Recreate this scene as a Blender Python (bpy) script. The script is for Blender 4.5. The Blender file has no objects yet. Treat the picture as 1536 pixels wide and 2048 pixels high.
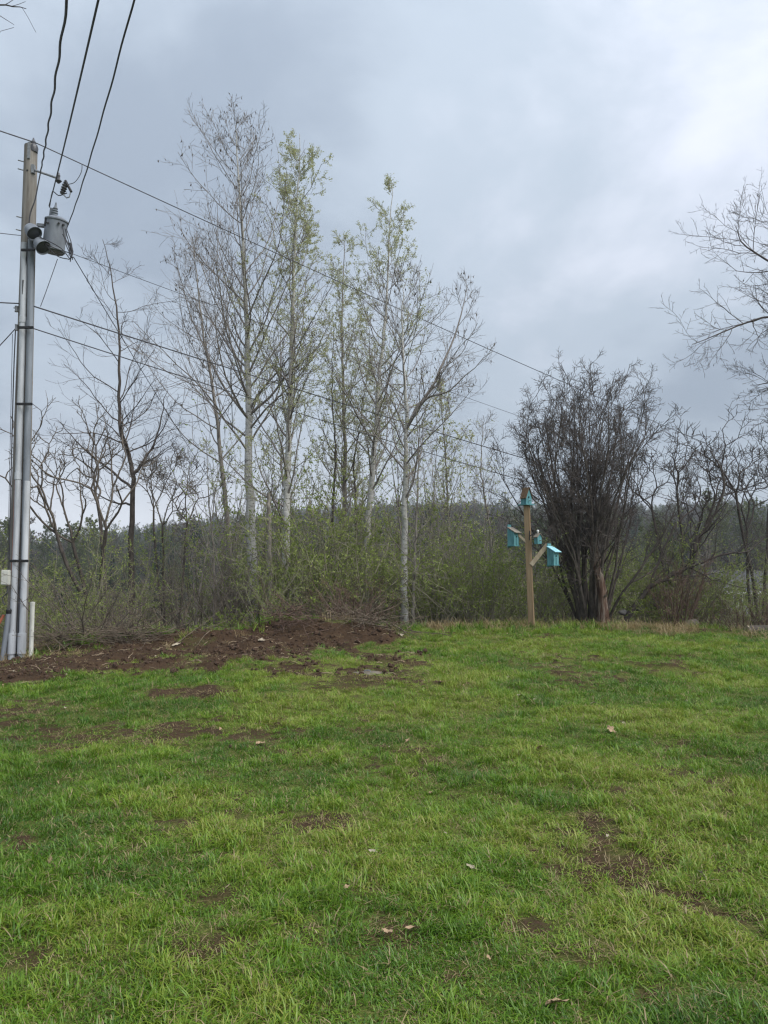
import bpy, bmesh, math, random
import numpy as np
from mathutils import Vector, Matrix

R = math.radians
# ------------------------------------------------------------------ camera, sky, sun, exposure
scene = bpy.context.scene
PITCH = R(3.8)
F = 1539.0                      # focal length in photo pixels (1536 x 2048 frame)
CAMZ = 1.6
cam_d = bpy.data.cameras.new("camera")
cam_d.sensor_fit = 'VERTICAL'
cam_d.angle = 2 * math.atan(1024 / F)
cam_d.clip_start = 0.05
cam_d.clip_end = 5000
cam = bpy.data.objects.new("camera", cam_d)
scene.collection.objects.link(cam)
cam.location = (0, 0, CAMZ)
cam.rotation_euler = (math.pi / 2 + PITCH, 0, 0)
scene.camera = cam

cp, sp = math.cos(PITCH), math.sin(PITCH)


def P(px, py, Y):
    """world point at distance Y in front of the camera that the photo shows at pixel (px, py)"""
    xc, yc = (px - 768) / F, (1024 - py) / F
    d = Vector((xc, cp - yc * sp, sp + yc * cp))
    return Vector((0, 0, CAMZ)) + d * (Y / d.y)


SUN_EL, SUN_AZ = R(52), R(118)   # azimuth clockwise from the view direction (+Y)
world = bpy.data.worlds.new("World")
scene.world = world
world.use_nodes = True
wn, wl = world.node_tree.nodes, world.node_tree.links
wn.clear()


def build_world():
    out = wn.new("ShaderNodeOutputWorld")
    bg = wn.new("ShaderNodeBackground")
    bg.inputs[1].default_value = 0.05
    sky = wn.new("ShaderNodeTexSky")
    sky.sky_type = 'NISHITA'
    sky.sun_disc = False
    sky.sun_elevation = SUN_EL
    sky.sun_rotation = SUN_AZ
    tc = wn.new("ShaderNodeTexCoord")
    sep = wn.new("ShaderNodeSeparateXYZ")
    wl.new(tc.outputs['Generated'], sep.inputs[0])

    def M(op, a, b=None, c=None):
        n = wn.new("ShaderNodeMath")
        n.operation = op
        for i, v in enumerate((a, b, c)):
            if v is None:
                continue
            if isinstance(v, (int, float)):
                n.inputs[i].default_value = v
            else:
                wl.new(v, n.inputs[i])
        return n.outputs[0]
    zc = M('MAXIMUM', sep.outputs['Z'], 0.0)
    den = M('ADD', zc, 0.32)
    u = M('DIVIDE', sep.outputs['X'], den)
    v = M('DIVIDE', sep.outputs['Y'], den)
    cb = wn.new("ShaderNodeCombineXYZ")
    wl.new(u, cb.inputs[0]); wl.new(v, cb.inputs[1])

    def noise(scale, detail, rough, off, dist=0.3):
        mp = wn.new("ShaderNodeMapping")
        mp.inputs['Location'].default_value = off
        wl.new(cb.outputs[0], mp.inputs[0])
        n = wn.new("ShaderNodeTexNoise")
        n.inputs['Scale'].default_value = scale
        n.inputs['Detail'].default_value = detail
        n.inputs['Roughness'].default_value = rough
        n.inputs['Distortion'].default_value = dist
        wl.new(mp.outputs[0], n.inputs['Vector'])
        return n.outputs[0]
    big = noise(0.75, 4, 0.5, (3.1, 0.4, 0))
    med = noise(2.3, 7, 0.55, (7.7, 2.2, 0), 0.25)
    mix = M('ADD', M('MULTIPLY', big, 0.55), M('MULTIPLY', med, 0.45))

    def lobe(px, py, k0, k1):
        d = P(px, py, 1.0) - Vector((0, 0, CAMZ)); d.normalize()
        n = wn.new("ShaderNodeVectorMath"); n.operation = 'DOT_PRODUCT'
        wl.new(tc.outputs['Generated'], n.inputs[0]); n.inputs[1].default_value = d
        mr = wn.new("ShaderNodeMapRange"); mr.interpolation_type = 'SMOOTHSTEP'
        mr.inputs[1].default_value = k0; mr.inputs[2].default_value = k1
        wl.new(n.outputs['Value'], mr.inputs[0])
        return mr.outputs[0]
    # the cloud sheet is thinner at the upper right and thicker over the left hills
    mix = M('ADD', mix, M('MULTIPLY', lobe(1300, 90, 0.935, 1.0), 0.13))
    mix = M('SUBTRACT', mix, M('MULTIPLY', lobe(720, 200, 0.93, 1.0), 0.09))
    mix = M('SUBTRACT', mix, M('MULTIPLY', lobe(350, 800, 0.88, 0.99), 0.08))
    rmp = wn.new("ShaderNodeValToRGB")
    cr = rmp.color_ramp
    cr.interpolation = 'EASE'
    cr.elements[0].position = 0.34; cr.elements[0].color = (2.75, 3.25, 3.95, 1)
    cr.elements[1].position = 0.67; cr.elements[1].color = (6.4, 6.7, 7.6, 1)
    e = cr.elements.new(0.5); e.color = (4.05, 4.65, 5.4, 1)
    wl.new(mix, rmp.inputs[0])
    # an overcast dome is brighter towards the zenith
    zen = M('ADD', M('MULTIPLY', zc, 0.75), 0.72)
    mul = wn.new("ShaderNodeMix"); mul.data_type = 'RGBA'; mul.blend_type = 'MULTIPLY'
    mul.inputs[0].default_value = 1.0
    wl.new(rmp.outputs[0], mul.inputs[6])
    cz = wn.new("ShaderNodeCombineXYZ")
    for i in range(3):
        wl.new(zen, cz.inputs[i])
    wl.new(cz.outputs[0], mul.inputs[7])
    # thin bright break between the cloud base and the hills
    low = M('POWER', M('SUBTRACT', 1.0, zc), 14.0)
    brk = noise(0.32, 2, 0.4, (1.0, 5.0, 0), 0.0)
    lowm = M('MULTIPLY', low, M('MULTIPLY', M('ADD', M('MULTIPLY', lobe(200, 1010, 0.86, 1.0), 1.9), 0.25), M('ADD', brk, 0.35)))
    lowm = M('MINIMUM', lowm, 1.0)
    mx = wn.new("ShaderNodeMix"); mx.data_type = 'RGBA'
    wl.new(lowm, mx.inputs[0])
    wl.new(mul.outputs[2], mx.inputs[6])
    mx.inputs[7].default_value = (7.2, 7.4, 8.1, 1)
    m2 = wn.new("ShaderNodeMix"); m2.data_type = 'RGBA'
    m2.inputs[0].default_value = 0.92
    wl.new(sky.outputs[0], m2.inputs[6])
    wl.new(mx.outputs[2], m2.inputs[7])
    wl.new(m2.outputs[2], bg.inputs[0])
    wl.new(bg.outputs[0], out.inputs[0])


build_world()
sun_d = bpy.data.lights.new("sun", 'SUN')
sun_d.energy = 1.5
sun_d.angle = R(50)
sun_d.color = (1.0, 0.97, 0.92)
sun = bpy.data.objects.new("sun", sun_d)
scene.collection.objects.link(sun)
sdir = Vector((math.sin(SUN_AZ) * math.cos(SUN_EL), math.cos(SUN_AZ) * math.cos(SUN_EL), math.sin(SUN_EL)))
sun.rotation_euler = (-sdir).to_track_quat('-Z', 'Y').to_euler()
sun.location = sdir * 60

scene.view_settings.view_transform = 'Standard'
scene.view_settings.look = 'None'
scene.view_settings.exposure = 1.55
scene.view_settings.gamma = 1.0
scene.render.engine = 'CYCLES'
scene.cycles.max_bounces = 5
scene.cycles.diffuse_bounces = 4
scene.cycles.transparent_max_bounces = 6
scene.cycles.use_denoising = True
scene.cycles.denoiser = 'OPENIMAGEDENOISE'
scene.cycles.denoising_input_passes = 'RGB_ALBEDO_NORMAL'
scene.cycles.denoising_prefilter = 'ACCURATE'
scene.cycles.pixel_filter_type = 'BLACKMAN_HARRIS'
scene.cycles.filter_width = 1.3

# ------------------------------------------------------------------ helpers
COL = scene.collection
def proj(x, y, z):
    z = z - CAMZ
    dep = y * cp + z * sp
    up = -y * sp + z * cp
    dep = np.where(np.abs(dep) < 1e-3, 1e-3, dep)
    return 768 + F * x / dep, 1024 - F * up / dep


def smooth(a, b, x):
    t = np.clip((np.asarray(x, float) - a) / (b - a), 0, 1)
    return t * t * (3 - 2 * t)


_tab = np.random.default_rng(11).random((256, 256))


def vnoise(x, y):
    x = np.asarray(x, float); y = np.asarray(y, float)
    xi = np.floor(x).astype(int); yi = np.floor(y).astype(int)
    fx, fy = x - xi, y - yi
    fx = fx * fx * (3 - 2 * fx); fy = fy * fy * (3 - 2 * fy)
    a = _tab[xi & 255, yi & 255]; b = _tab[(xi + 1) & 255, yi & 255]
    c = _tab[xi & 255, (yi + 1) & 255]; d = _tab[(xi + 1) & 255, (yi + 1) & 255]
    return (a * (1 - fx) + b * fx) * (1 - fy) + (c * (1 - fx) + d * fx) * fy


def fbm(x, y, f=1.0, o=4, seed=0.0):
    s = 0; a = 0.5; tot = 0
    for i in range(o):
        s = s + a * vnoise(np.asarray(x) * f + 17.3 * i + seed, np.asarray(y) * f + 9.1 * i - seed * 1.7)
        tot += a; a *= 0.5; f *= 2.03
    return s / tot


# ------------------------------------------------------------------ terrain height
EDGE = [(-500, 1350, 12.0), (-100, 1337, 12.6), (40, 1318, 13.0), (150, 1303, 13.3), (350, 1284, 13.8), (560, 1268, 14.3),
        (800, 1264, 14.9), (1062, 1256, 15.4), (1200, 1257, 15.6), (1300, 1262, 15.5), (1536, 1268, 15.2), (1900, 1274, 15.0)]
_e = [P(*e) for e in EDGE]
EX = np.array([p.x for p in _e]); EY = np.array([p.y for p in _e]); EZ = np.array([p.z for p in _e])
RID = [(-500, 1165), (0, 1143), (60, 1128), (180, 1106), (330, 1092), (430, 1080), (560, 1070), (700, 1060), (900, 1054),
       (1200, 1057), (1536, 1054), (1900, 1060), (2400, 1080)]
_r = [P(a, b, 560) for a, b in RID]
RX = np.array([p.x for p in _r]); RZ = np.array([p.z for p in _r])


def gz(x, y, fine=True):
    x = np.asarray(x, float); y = np.asarray(y, float)
    ex = np.interp(x, EX, EY); ez = np.interp(x, EX, EZ)
    t = np.clip((y - 0.5) / (ex - 0.5), 0, 1)
    lawn = ez * (0.75 * t + 0.25 * t * t)
    lawn = lawn + (fbm(x, y, 0.55, 3) - 0.5) * 0.10 * smooth(1.0, 4.0, y)
    past = np.maximum(y - ex, 0)
    vz = np.interp(x, [-30, 0, 15, 40], [-5.5, -4.0, -2.6, -2.4])
    drop = smooth(0, 34, past) * (ez - vz) * 0.75 + np.minimum(past, 7) * 0.11
    z = lawn - drop
    z = np.maximum(z, vz - 0.6) if z.ndim else max(float(z), float(vz - 0.6))
    rz = np.interp(x * 560 / np.maximum(y, 80), RX, RZ)
    k = smooth(95, 560, y)
    z = z * (1 - k) + rz * k
    back = smooth(560, 1500, y)
    z = z * (1 - back) - 20 * back
    z = z + (fbm(x, y, 0.02, 3, 5.0) - 0.5) * 9 * smooth(60, 200, y) + (fbm(x, y, 0.007, 2, 6.0) - 0.5) * 16 * smooth(200, 500, y)
    if fine:
        z = z + .26 * np.exp(-((x + 1.2) / 1.25) ** 2 - ((y - 14.0) / .62) ** 2) + .12 * np.exp(-((x + 4.2) / 1.6) ** 2 - ((y - 13.5) / .5) ** 2)
        near = 1 - smooth(22, 40, y)
        z = z + (fbm(x, y, 2.6, 3, 2.0) - 0.5) * 0.05 * near + (fbm(x, y, 9, 2, 3.0) - 0.5) * 0.018 * near
        s = soil(x, y, z)
        z = z + s * ((fbm(x, y, 1.4, 3, 8.0) - 0.30) * 0.24 * smooth(6, 10, y) + (fbm(x, y, 7, 3, 4.0) - 0.5) * 0.09) * near
    return z


BLOBS = [(390, 1385, 100, 15, .85), (580, 1338, 95, 20, .85), (735, 1362, 130, 32, .6), (840, 1502, 60, 18, .75), (880, 1440, 120, 25, .35), (640, 1650, 75, 30, .75),
         (700, 1700, 40, 18, .6), (1180, 1725, 55, 30, .7), (790, 1866, 80, 50, .6), (1060, 1850, 110, 50, .6), (900, 1960, 60, 30, .6),
         (30, 1685, 55, 26, .9), (1385, 1815, 85, 45, .75), (440, 1790, 75, 40, .6), (260, 1700, 40, 25, .6), (1180, 1910, 80, 40, .5),
         (60, 1930, 70, 50, .6), (480, 1600, 50, 20, .4), (980, 1580, 50, 16, .5), (1480, 1700, 60, 30, .5), (140, 1560, 50, 16, .5), (420, 1905, 80, 40, .6), (620, 1880, 60, 35, .5), (1300, 1990, 90, 30, .6), (560, 1730, 50, 22, .5),
         (1330, 1313, 60, 5, .8), (1210, 1250, 75, 8, .9), (905, 1262, 55, 6, .55), (320, 1470, 60, 14, .4), (180, 1420, 90, 12, .45), (1000, 1690, 60, 25, .45), (720, 1780, 60, 30, .5)]
STRIP_X = np.array([-500, -100, 60, 200, 350, 480, 560, 650, 740, 800, 830])
STRIP_T = np.array([1350, 1325, 1312, 1284, 1270, 1258, 1246, 1244, 1250, 1262, 1275])
STRIP_B = np.array([1420, 1378, 1366, 1346, 1336, 1328, 1322, 1312, 1298, 1290, 1276])


def soil(x, y, z):
    """0..1: how bare the ground is (dug earth along the bank, worn spots in the lawn)"""
    px, py = proj(np.asarray(x, float), np.asarray(y, float), np.asarray(z, float))
    n1 = fbm(x, y, 1.1, 4, 21.0) - 0.5
    n2 = fbm(x, y, 4.0, 3, 33.0) - 0.5
    n4 = fbm(x, y, 13.0, 2, 37.0) - 0.5
    top = np.interp(px, STRIP_X, STRIP_T) - 8; bot = np.interp(px, STRIP_X, STRIP_B)
    w = 44 * n1 + 40 * n2 + 22 * n4
    s = smooth(-4, 9, py - top + w * 0.3) * smooth(-6, 16, bot - py + w)
    s = s * smooth(830, 770, px + 100 * n1) * (np.asarray(y) > 6)
    s = s * np.clip(.55 + 1.0 * smooth(.40, .54, fbm(x, y, 1.9, 4, 111.0) + .10 * smooth(300, 560, px)), 0, 1)
    for (bx, by, rx, ry, k) in BLOBS:
        d = np.hypot((px - bx) / rx, (py - by) / ry) + n1 * 1.3 + n2 * 1.5 + n4 * 1.3
        s = np.maximum(s, .92 * k * smooth(1.25, 0.1, d))
    n3 = fbm(x, y, 0.8, 4, 55.0)
    s = np.maximum(s, 0.6 * smooth(0.585 - .035 * (np.asarray(y) < 8), 0.76, n3 + 0.5 * n2 + .5 * n4))
    return np.clip(s, 0, 1) * (np.asarray(y) > 0.3)


def gz1(x, y):
    return float(gz(np.array([x]), np.array([y]))[0])


def G(px, py, far=60):
    """point where the view ray of a photo pixel meets the ground"""
    lo, hi = 1.5, None
    a = P(px, py, lo)
    prev = lo
    Y = lo
    while Y < far:
        p = P(px, py, Y)
        if p.z <= gz1(p.x, p.y):
            hi = Y; break
        prev = Y; Y += 0.25
    if hi is None:
        p = P(px, py, far); return Vector((p.x, p.y, gz1(p.x, p.y)))
    for _ in range(16):
        m = (prev + hi) / 2
        p = P(px, py, m)
        if p.z <= gz1(p.x, p.y): hi = m
        else: prev = m
    p = P(px, py, hi)
    return Vector((p.x, p.y, gz1(p.x, p.y)))


# ------------------------------------------------------------------ object helpers
def setp(o, label=None, cat=None, group=None, kind=None):
    if label: o['label'] = label
    if cat: o['category'] = cat
    if group: o['group'] = group
    if kind: o['kind'] = kind
    return o


def empty(name, loc, label=None, cat=None, group=None, rot=(0, 0, 0)):
    o = bpy.data.objects.new(name, None)
    o.empty_display_size = 0.2
    COL.objects.link(o)
    o.location = loc; o.rotation_euler = rot
    return setp(o, label, cat, group)


def mesh_np(name, V, FQ, mat, smooth_=True, attrs=None):
    """V (n,3); FQ list of (k, array of faces with k corners)"""
    me = bpy.data.meshes.new(name)
    V = np.asarray(V, np.float32)
    me.vertices.add(len(V)); me.vertices.foreach_set('co', V.ravel())
    faces = [np.asarray(f, np.int32) for f in FQ if len(f)]
    nl = sum(f.size for f in faces); nf = sum(len(f) for f in faces)
    me.loops.add(nl); me.polygons.add(nf)
    me.loops.foreach_set('vertex_index', np.concatenate([f.ravel() for f in faces]))
    tot = np.concatenate([np.full(len(f), f.shape[1], np.int32) for f in faces])
    st = np.concatenate([[0], np.cumsum(tot)[:-1]]).astype(np.int32)
    me.polygons.foreach_set('loop_start', st)
    try:
        me.polygons.foreach_set('loop_total', tot)
    except Exception:
        pass
    if attrs:
        for k, (dom, typ, arr) in attrs.items():
            a = me.attributes.new(k, typ, dom)
            key = {'FLOAT': 'value', 'INT': 'value', 'FLOAT_VECTOR': 'vector', 'FLOAT_COLOR': 'color'}[typ]
            a.data.foreach_set(key, np.asarray(arr, np.int32 if typ == 'INT' else np.float32).ravel())
    me.update(calc_edges=True)
    if smooth_:
        me.polygons.foreach_set('use_smooth', np.ones(nf, bool))
    if mat: me.materials.append(mat)
    return me


def obj(name, me, parent=None, loc=None, rot=None):
    o = bpy.data.objects.new(name, me)
    COL.objects.link(o)
    if parent is not None: o.parent = parent
    if loc is not None: o.location = loc
    if rot is not None: o.rotation_euler = rot
    return o


class MB:
    """a small mesh builder on bmesh"""
    def __init__(s): s.bm = bmesh.new()

    def box(s, c, size, M=None, bev=0.0):
        m = Matrix.Translation(Vector(c)) @ Matrix.Diagonal((size[0], size[1], size[2], 1))
        if M is not None: m = M @ m
        r = bmesh.ops.create_cube(s.bm, size=1.0, matrix=m)
        if bev > 0:
            es = {e for v in r['verts'] for e in v.link_edges}
            bmesh.ops.bevel(s.bm, geom=list(es), offset=bev, segments=2, affect='EDGES')
        return s

    def cyl(s, a, b, r0, r1=None, n=16, caps=True):
        a, b = Vector(a), Vector(b); d = b - a
        q = d.to_track_quat('Z', 'Y').to_matrix().to_4x4()
        bmesh.ops.create_cone(s.bm, cap_ends=caps, segments=n, radius1=r0, radius2=r0 if r1 is None else r1, depth=d.length,
                              matrix=Matrix.Translation((a + b) / 2) @ q)
        return s

    def lathe(s, prof, n=20, M=None):
        M = M or Matrix()
        rings = []
        for r, z in prof:
            if r < 1e-5:
                rings.append([s.bm.verts.new(M @ Vector((0, 0, z)))])
            else:
                rings.append([s.bm.verts.new(M @ Vector((r * math.cos(2 * math.pi * i / n), r * math.sin(2 * math.pi * i / n), z))) for i in range(n)])
        for A, B in zip(rings, rings[1:]):
            for i in range(n):
                j = (i + 1) % n
                if len(A) == 1 and len(B) == 1: continue
                if len(A) == 1: f = [A[0], B[j], B[i]]
                elif len(B) == 1: f = [A[i], A[j], B[0]]
                else: f = [A[i], A[j], B[j], B[i]]
                s.bm.faces.new(f[::-1])
        return s

    def poly(s, pts, faces, M=None):
        vs = [s.bm.verts.new((M @ Vector(p)) if M is not None else Vector(p)) for p in pts]
        for f in faces: s.bm.faces.new([vs[i] for i in f])
        return s

    def tube(s, pts, r, n=6):
        pts = np.array([[*p] for p in pts])
        rr = np.full(len(pts), r) if np.isscalar(r) else np.asarray(r)
        V, Q = tubes(pts[None], rr[None], n)
        vs = [s.bm.verts.new(v) for v in V]
        for q in Q: s.bm.faces.new([vs[i] for i in q])
        return s

    def build(s, name, mat, parent=None, loc=None, rot=None, sm=False, angle=None):
        bmesh.ops.recalc_face_normals(s.bm, faces=s.bm.faces[:])
        me = bpy.data.meshes.new(name); s.bm.to_mesh(me); s.bm.free()
        me.materials.append(mat)
        if sm:
            me.polygons.foreach_set('use_smooth', np.ones(len(me.polygons), bool))
            me.set_sharp_from_angle(angle=R(angle or 40))
        return obj(name, me, parent, loc, rot)


def tubes(pts, rad, sides):
    """pts (N,m,3), rad (N,m) -> vertices, quads of N tubes"""
    pts = np.asarray(pts, float); rad = np.asarray(rad, float)
    N, m, _ = pts.shape
    t = np.gradient(pts, axis=1)
    t /= np.maximum(np.linalg.norm(t, axis=2, keepdims=True), 1e-9)
    chord = pts[:, -1] - pts[:, 0]
    ref = np.where((np.abs(chord[:, 2]) > 0.8 * np.linalg.norm(chord, axis=1))[:, None], [[1.0, 0.13, 0.0]], [[0.1, 0.2, 1.0]])
    ref = np.repeat(ref[:, None, :], m, 1)
    u = ref - t * np.sum(ref * t, axis=2, keepdims=True)
    u /= np.maximum(np.linalg.norm(u, axis=2, keepdims=True), 1e-9)
    v = np.cross(t, u)
    a = np.arange(sides) * 2 * np.pi / sides
    V = pts[:, :, None, :] + rad[:, :, None, None] * (np.cos(a)[None, None, :, None] * u[:, :, None, :] + np.sin(a)[None, None, :, None] * v[:, :, None, :])
    base = (np.arange(N) * m * sides)[:, None, None]
    i = (np.arange(m - 1) * sides)[None, :, None]
    j = np.arange(sides)[None, None, :]; j2 = (j + 1) % sides
    Q = np.stack([base + i + j, base + i + j2, base + i + sides + j2, base + i + sides + j], -1).reshape(-1, 4)
    return V.reshape(-1, 3), Q


class Acc:
    """collects tubes / leaf quads into one mesh"""
    def __init__(s): s.V = []; s.Q = []; s.A = []; s.n = 0

    def add(s, V, Q, a=None):
        s.V.append(V); s.Q.append(Q + s.n); s.n += len(V)
        s.A.append(np.zeros(len(V)) if a is None else a)
        return s

    def tubes(s, pts, rad, sides, a=None):
        V, Q = tubes(pts, rad, sides)
        return s.add(V, Q, None if a is None else np.repeat(a, pts.shape[1] * sides))

    def build(s, name, mat, parent=None, sm=True, link=True):
        me = mesh_np(name, np.concatenate(s.V), [np.concatenate(s.Q)], mat, sm, {'tone': ('POINT', 'FLOAT', np.concatenate(s.A))})
        return obj(name, me, parent) if link else me


def leafquads(rng, c, d, length, width, bend=0.25):
    """folded diamond leaves: centres' base c (N,3), direction d (N,3)"""
    N = len(c)
    d = d / np.maximum(np.linalg.norm(d, axis=1, keepdims=True), 1e-9)
    r = rng.normal(size=(N, 3)); s = np.cross(d, r); s /= np.maximum(np.linalg.norm(s, axis=1, keepdims=True), 1e-9)
    n = np.cross(s, d)
    L = np.broadcast_to(np.asarray(length, float), (N,))[:, None]; W = np.broadcast_to(np.asarray(width, float), (N,))[:, None]
    p0 = c; p1 = c + d * L * 0.45 + s * W * 0.5 + n * L * bend * 0.4; p2 = c + d * L - n * L * bend * 0.3; p3 = c + d * L * 0.45 - s * W * 0.5 + n * L * bend * 0.4
    V = np.stack([p0, p1, p2, p3], 1).reshape(-1, 3)
    Q = np.arange(N * 4).reshape(N, 4)
    return V, Q


# ------------------------------------------------------------------ materials
def nt(name):
    m = bpy.data.materials.new(name); m.use_nodes = True
    t = m.node_tree; t.nodes.clear()
    out = t.nodes.new('ShaderNodeOutputMaterial')
    return m, t, out


def N_(t, typ, **kw):
    n = t.nodes.new(typ)
    for k, v in kw.items(): setattr(n, k, v)
    return n


def noise_node(t, vec, scale, detail=4, rough=0.55, stretch=None, dist=0.0):
    if stretch:
        mp = N_(t, 'ShaderNodeMapping'); mp.inputs['Scale'].default_value = stretch
        t.links.new(vec, mp.inputs[0]); vec = mp.outputs[0]
    n = N_(t, 'ShaderNodeTexNoise')
    n.inputs['Scale'].default_value = scale; n.inputs['Detail'].default_value = detail; n.inputs['Roughness'].default_value = rough
    n.inputs['Distortion'].default_value = dist
    t.links.new(vec, n.inputs['Vector'])
    return n.outputs[0]


def ramp(t, fac, stops, interp='LINEAR'):
    n = N_(t, 'ShaderNodeValToRGB'); cr = n.color_ramp; cr.interpolation = interp
    cr.elements[0].position, cr.elements[1].position = stops[0][0], stops[-1][0]
    cr.elements[0].color = (*stops[0][1], 1); cr.elements[1].color = (*stops[-1][1], 1)
    for p, c in stops[1:-1]:
        e = cr.elements.new(p); e.color = (*c, 1)
    t.links.new(fac, n.inputs[0])
    return n.outputs[0]


def mixc(t, f, a, b, mode='MIX'):
    n = N_(t, 'ShaderNodeMix', data_type='RGBA', blend_type=mode)
    for i, v in ((0, f), (6, a), (7, b)):
        if isinstance(v, (int, float)): n.inputs[i].default_value = v
        elif isinstance(v, tuple): n.inputs[i].default_value = (*v, 1)
        else: t.links.new(v, n.inputs[i])
    return n.outputs[2]


def math_(t, op, a, b=0.0):
    n = N_(t, 'ShaderNodeMath', operation=op)
    for i, v in enumerate((a, b)):
        if isinstance(v, (int, float)): n.inputs[i].default_value = v
        else: t.links.new(v, n.inputs[i])
    return n.outputs[0]


def principled(t, out, col, rough=0.85, metal=0.0, bump=None, bstr=0.3, bdist=0.01, spec=0.3):
    p = N_(t, 'ShaderNodeBsdfPrincipled')
    if isinstance(col, tuple): p.inputs['Base Color'].default_value = (*col, 1)
    else: t.links.new(col, p.inputs['Base Color'])
    p.inputs['Roughness'].default_value = rough; p.inputs['Metallic'].default_value = metal
    p.inputs['Specular IOR Level'].default_value = spec
    if bump is not None:
        b = N_(t, 'ShaderNodeBump'); b.inputs['Strength'].default_value = bstr; b.inputs['Distance'].default_value = bdist
        t.links.new(bump, b.inputs['Height']); t.links.new(b.outputs[0], p.inputs['Normal'])
    t.links.new(p.outputs[0], out.inputs[0])
    return p


def mk(name, c1, c2, scale=6, rough=0.85, stretch=None, bump=0.3, bdist=0.01, metal=0.0, lo=0.35, hi=0.65, spec=0.3, coord='Object'):
    m, t, out = nt(name)
    tc = N_(t, 'ShaderNodeTexCoord')
    f = noise_node(t, tc.outputs[coord], scale, 5, 0.6, stretch)
    c = ramp(t, f, [(lo, c1), (hi, c2)])
    principled(t, out, c, rough, metal, f if bump else None, bump, bdist, spec)
    return m


def bark(name, stops, scale, stretch, rough=0.9, scars=None, bstr=0.5):
    m, t, out = nt(name)
    g = N_(t, 'ShaderNodeNewGeometry')
    pos = g.outputs['Position']
    f = noise_node(t, pos, scale, 6, 0.65, stretch)
    c = ramp(t, f, stops)
    if scars:
        f2 = noise_node(t, pos, scars[0], 3, 0.6, (1, 1, 4.0))
        k = ramp(t, f2, [(scars[1], (0, 0, 0)), (scars[1] + 0.06, (1, 1, 1))])
        c = mixc(t, k, c, scars[2])
        f3 = noise_node(t, pos, 2.2, 2, 0.5, (1, 1, .6))
        c = mixc(t, ramp(t, f3, [(0.45, (0, 0, 0)), (0.75, (0.55, 0.55, 0.55))]), c, scars[3])
    principled(t, out, c, rough, 0, f, bstr, 0.02, 0.15)
    return m


def leafmat(name, stops, transl=0.4, inst=False):
    m, t, out = nt(name)
    a = N_(t, 'ShaderNodeAttribute', attribute_name='tone')
    f = a.outputs['Fac']
    if inst:
        b = N_(t, 'ShaderNodeAttribute', attribute_name='tint'); b.attribute_type = 'INSTANCER'
        f = math_(t, 'ADD', math_(t, 'MULTIPLY', f, 0.55), math_(t, 'MULTIPLY', b.outputs['Fac'], 0.45))
    c = ramp(t, f, stops)
    d = N_(t, 'ShaderNodeBsdfDiffuse'); tr = N_(t, 'ShaderNodeBsdfTranslucent'); mx = N_(t, 'ShaderNodeMixShader')
    t.links.new(c, d.inputs[0]); t.links.new(c, tr.inputs[0]); mx.inputs[0].default_value = transl
    t.links.new(d.outputs[0], mx.inputs[1]); t.links.new(tr.outputs[0], mx.inputs[2]); t.links.new(mx.outputs[0], out.inputs[0])
    return m


MAT = {}
MAT['pale_bark'] = bark('pale_bark', [(0.3, (0.30, 0.29, 0.27)), (0.5, (0.47, 0.46, 0.44)), (0.7, (0.60, 0.59, 0.56))], 9, (1, 1, 2.2), scars=(7, 0.60, (0.05, 0.045, 0.04), (0.17, 0.17, 0.12)))
MAT['grey_bark'] = bark('grey_bark', [(0.3, (0.12, 0.105, 0.09)), (0.7, (0.30, 0.275, 0.24))], 14, (1, 1, 0.4))
MAT['dark_bark'] = bark('dark_bark', [(0.3, (0.04, 0.034, 0.03)), (0.7, (0.13, 0.11, 0.095))], 16, (1, 1, 0.4))
MAT['twig'] = bark('twig', [(0.3, (0.16, 0.14, 0.13)), (0.7, (0.26, 0.235, 0.215))], 5, (1, 1, 1))
MAT['twig_dark'] = bark('twig_dark', [(0.3, (0.05, 0.043, 0.04)), (0.7, (0.125, 0.105, 0.095))], 5, (1, 1, 1))
MAT['twig_green'] = bark('twig_green', [(0.3, (0.15, 0.14, 0.095)), (0.7, (0.28, 0.26, 0.19))], 5, (1, 1, 1))
MAT['twig_mid'] = bark('twig_mid', [(0.3, (0.075, 0.062, 0.052)), (0.7, (0.17, 0.145, 0.12))], 5, (1, 1, 1))
MAT['twig_red'] = bark('twig_red', [(0.3, (0.07, 0.046, 0.037)), (0.7, (0.17, 0.115, 0.09))], 5, (1, 1, 1))
MAT['leaf_poplar'] = leafmat('leaf_poplar', [(0, (0.31, 0.33, 0.16)), (0.6, (0.43, 0.45, 0.24)), (1, (0.54, 0.54, 0.33))], 0.55)
MAT['leaf_bud'] = leafmat('leaf_bud', [(0, (0.06, 0.05, 0.045)), (1, (0.14, 0.12, 0.09))], 0.3)
MAT['leaf_shrub'] = leafmat('leaf_shrub', [(0, (0.17, 0.225, 0.06)), (0.6, (0.27, 0.335, 0.095)), (1, (0.38, 0.43, 0.14))], 0.45, True)
MAT['leaf_bush'] = leafmat('leaf_bush', [(0, (0.15, 0.21, 0.045)), (0.6, (0.24, 0.32, 0.07)), (1, (0.36, 0.43, 0.11))], 0.45)

# ------------------------------------------------------------------ the ground: one sheet to the horizon
def graded(lo, a, b, hi, step, grow=1.13):
    mid = np.arange(a, b + 1e-6, step)
    up = []; s = step; v = b
    while v < hi: s *= grow; v += s; up.append(v)
    dn = []; s = step; v = a
    while v > lo: s *= grow; v -= s; dn.append(v)
    return np.concatenate([dn[::-1], mid, up])


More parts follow.
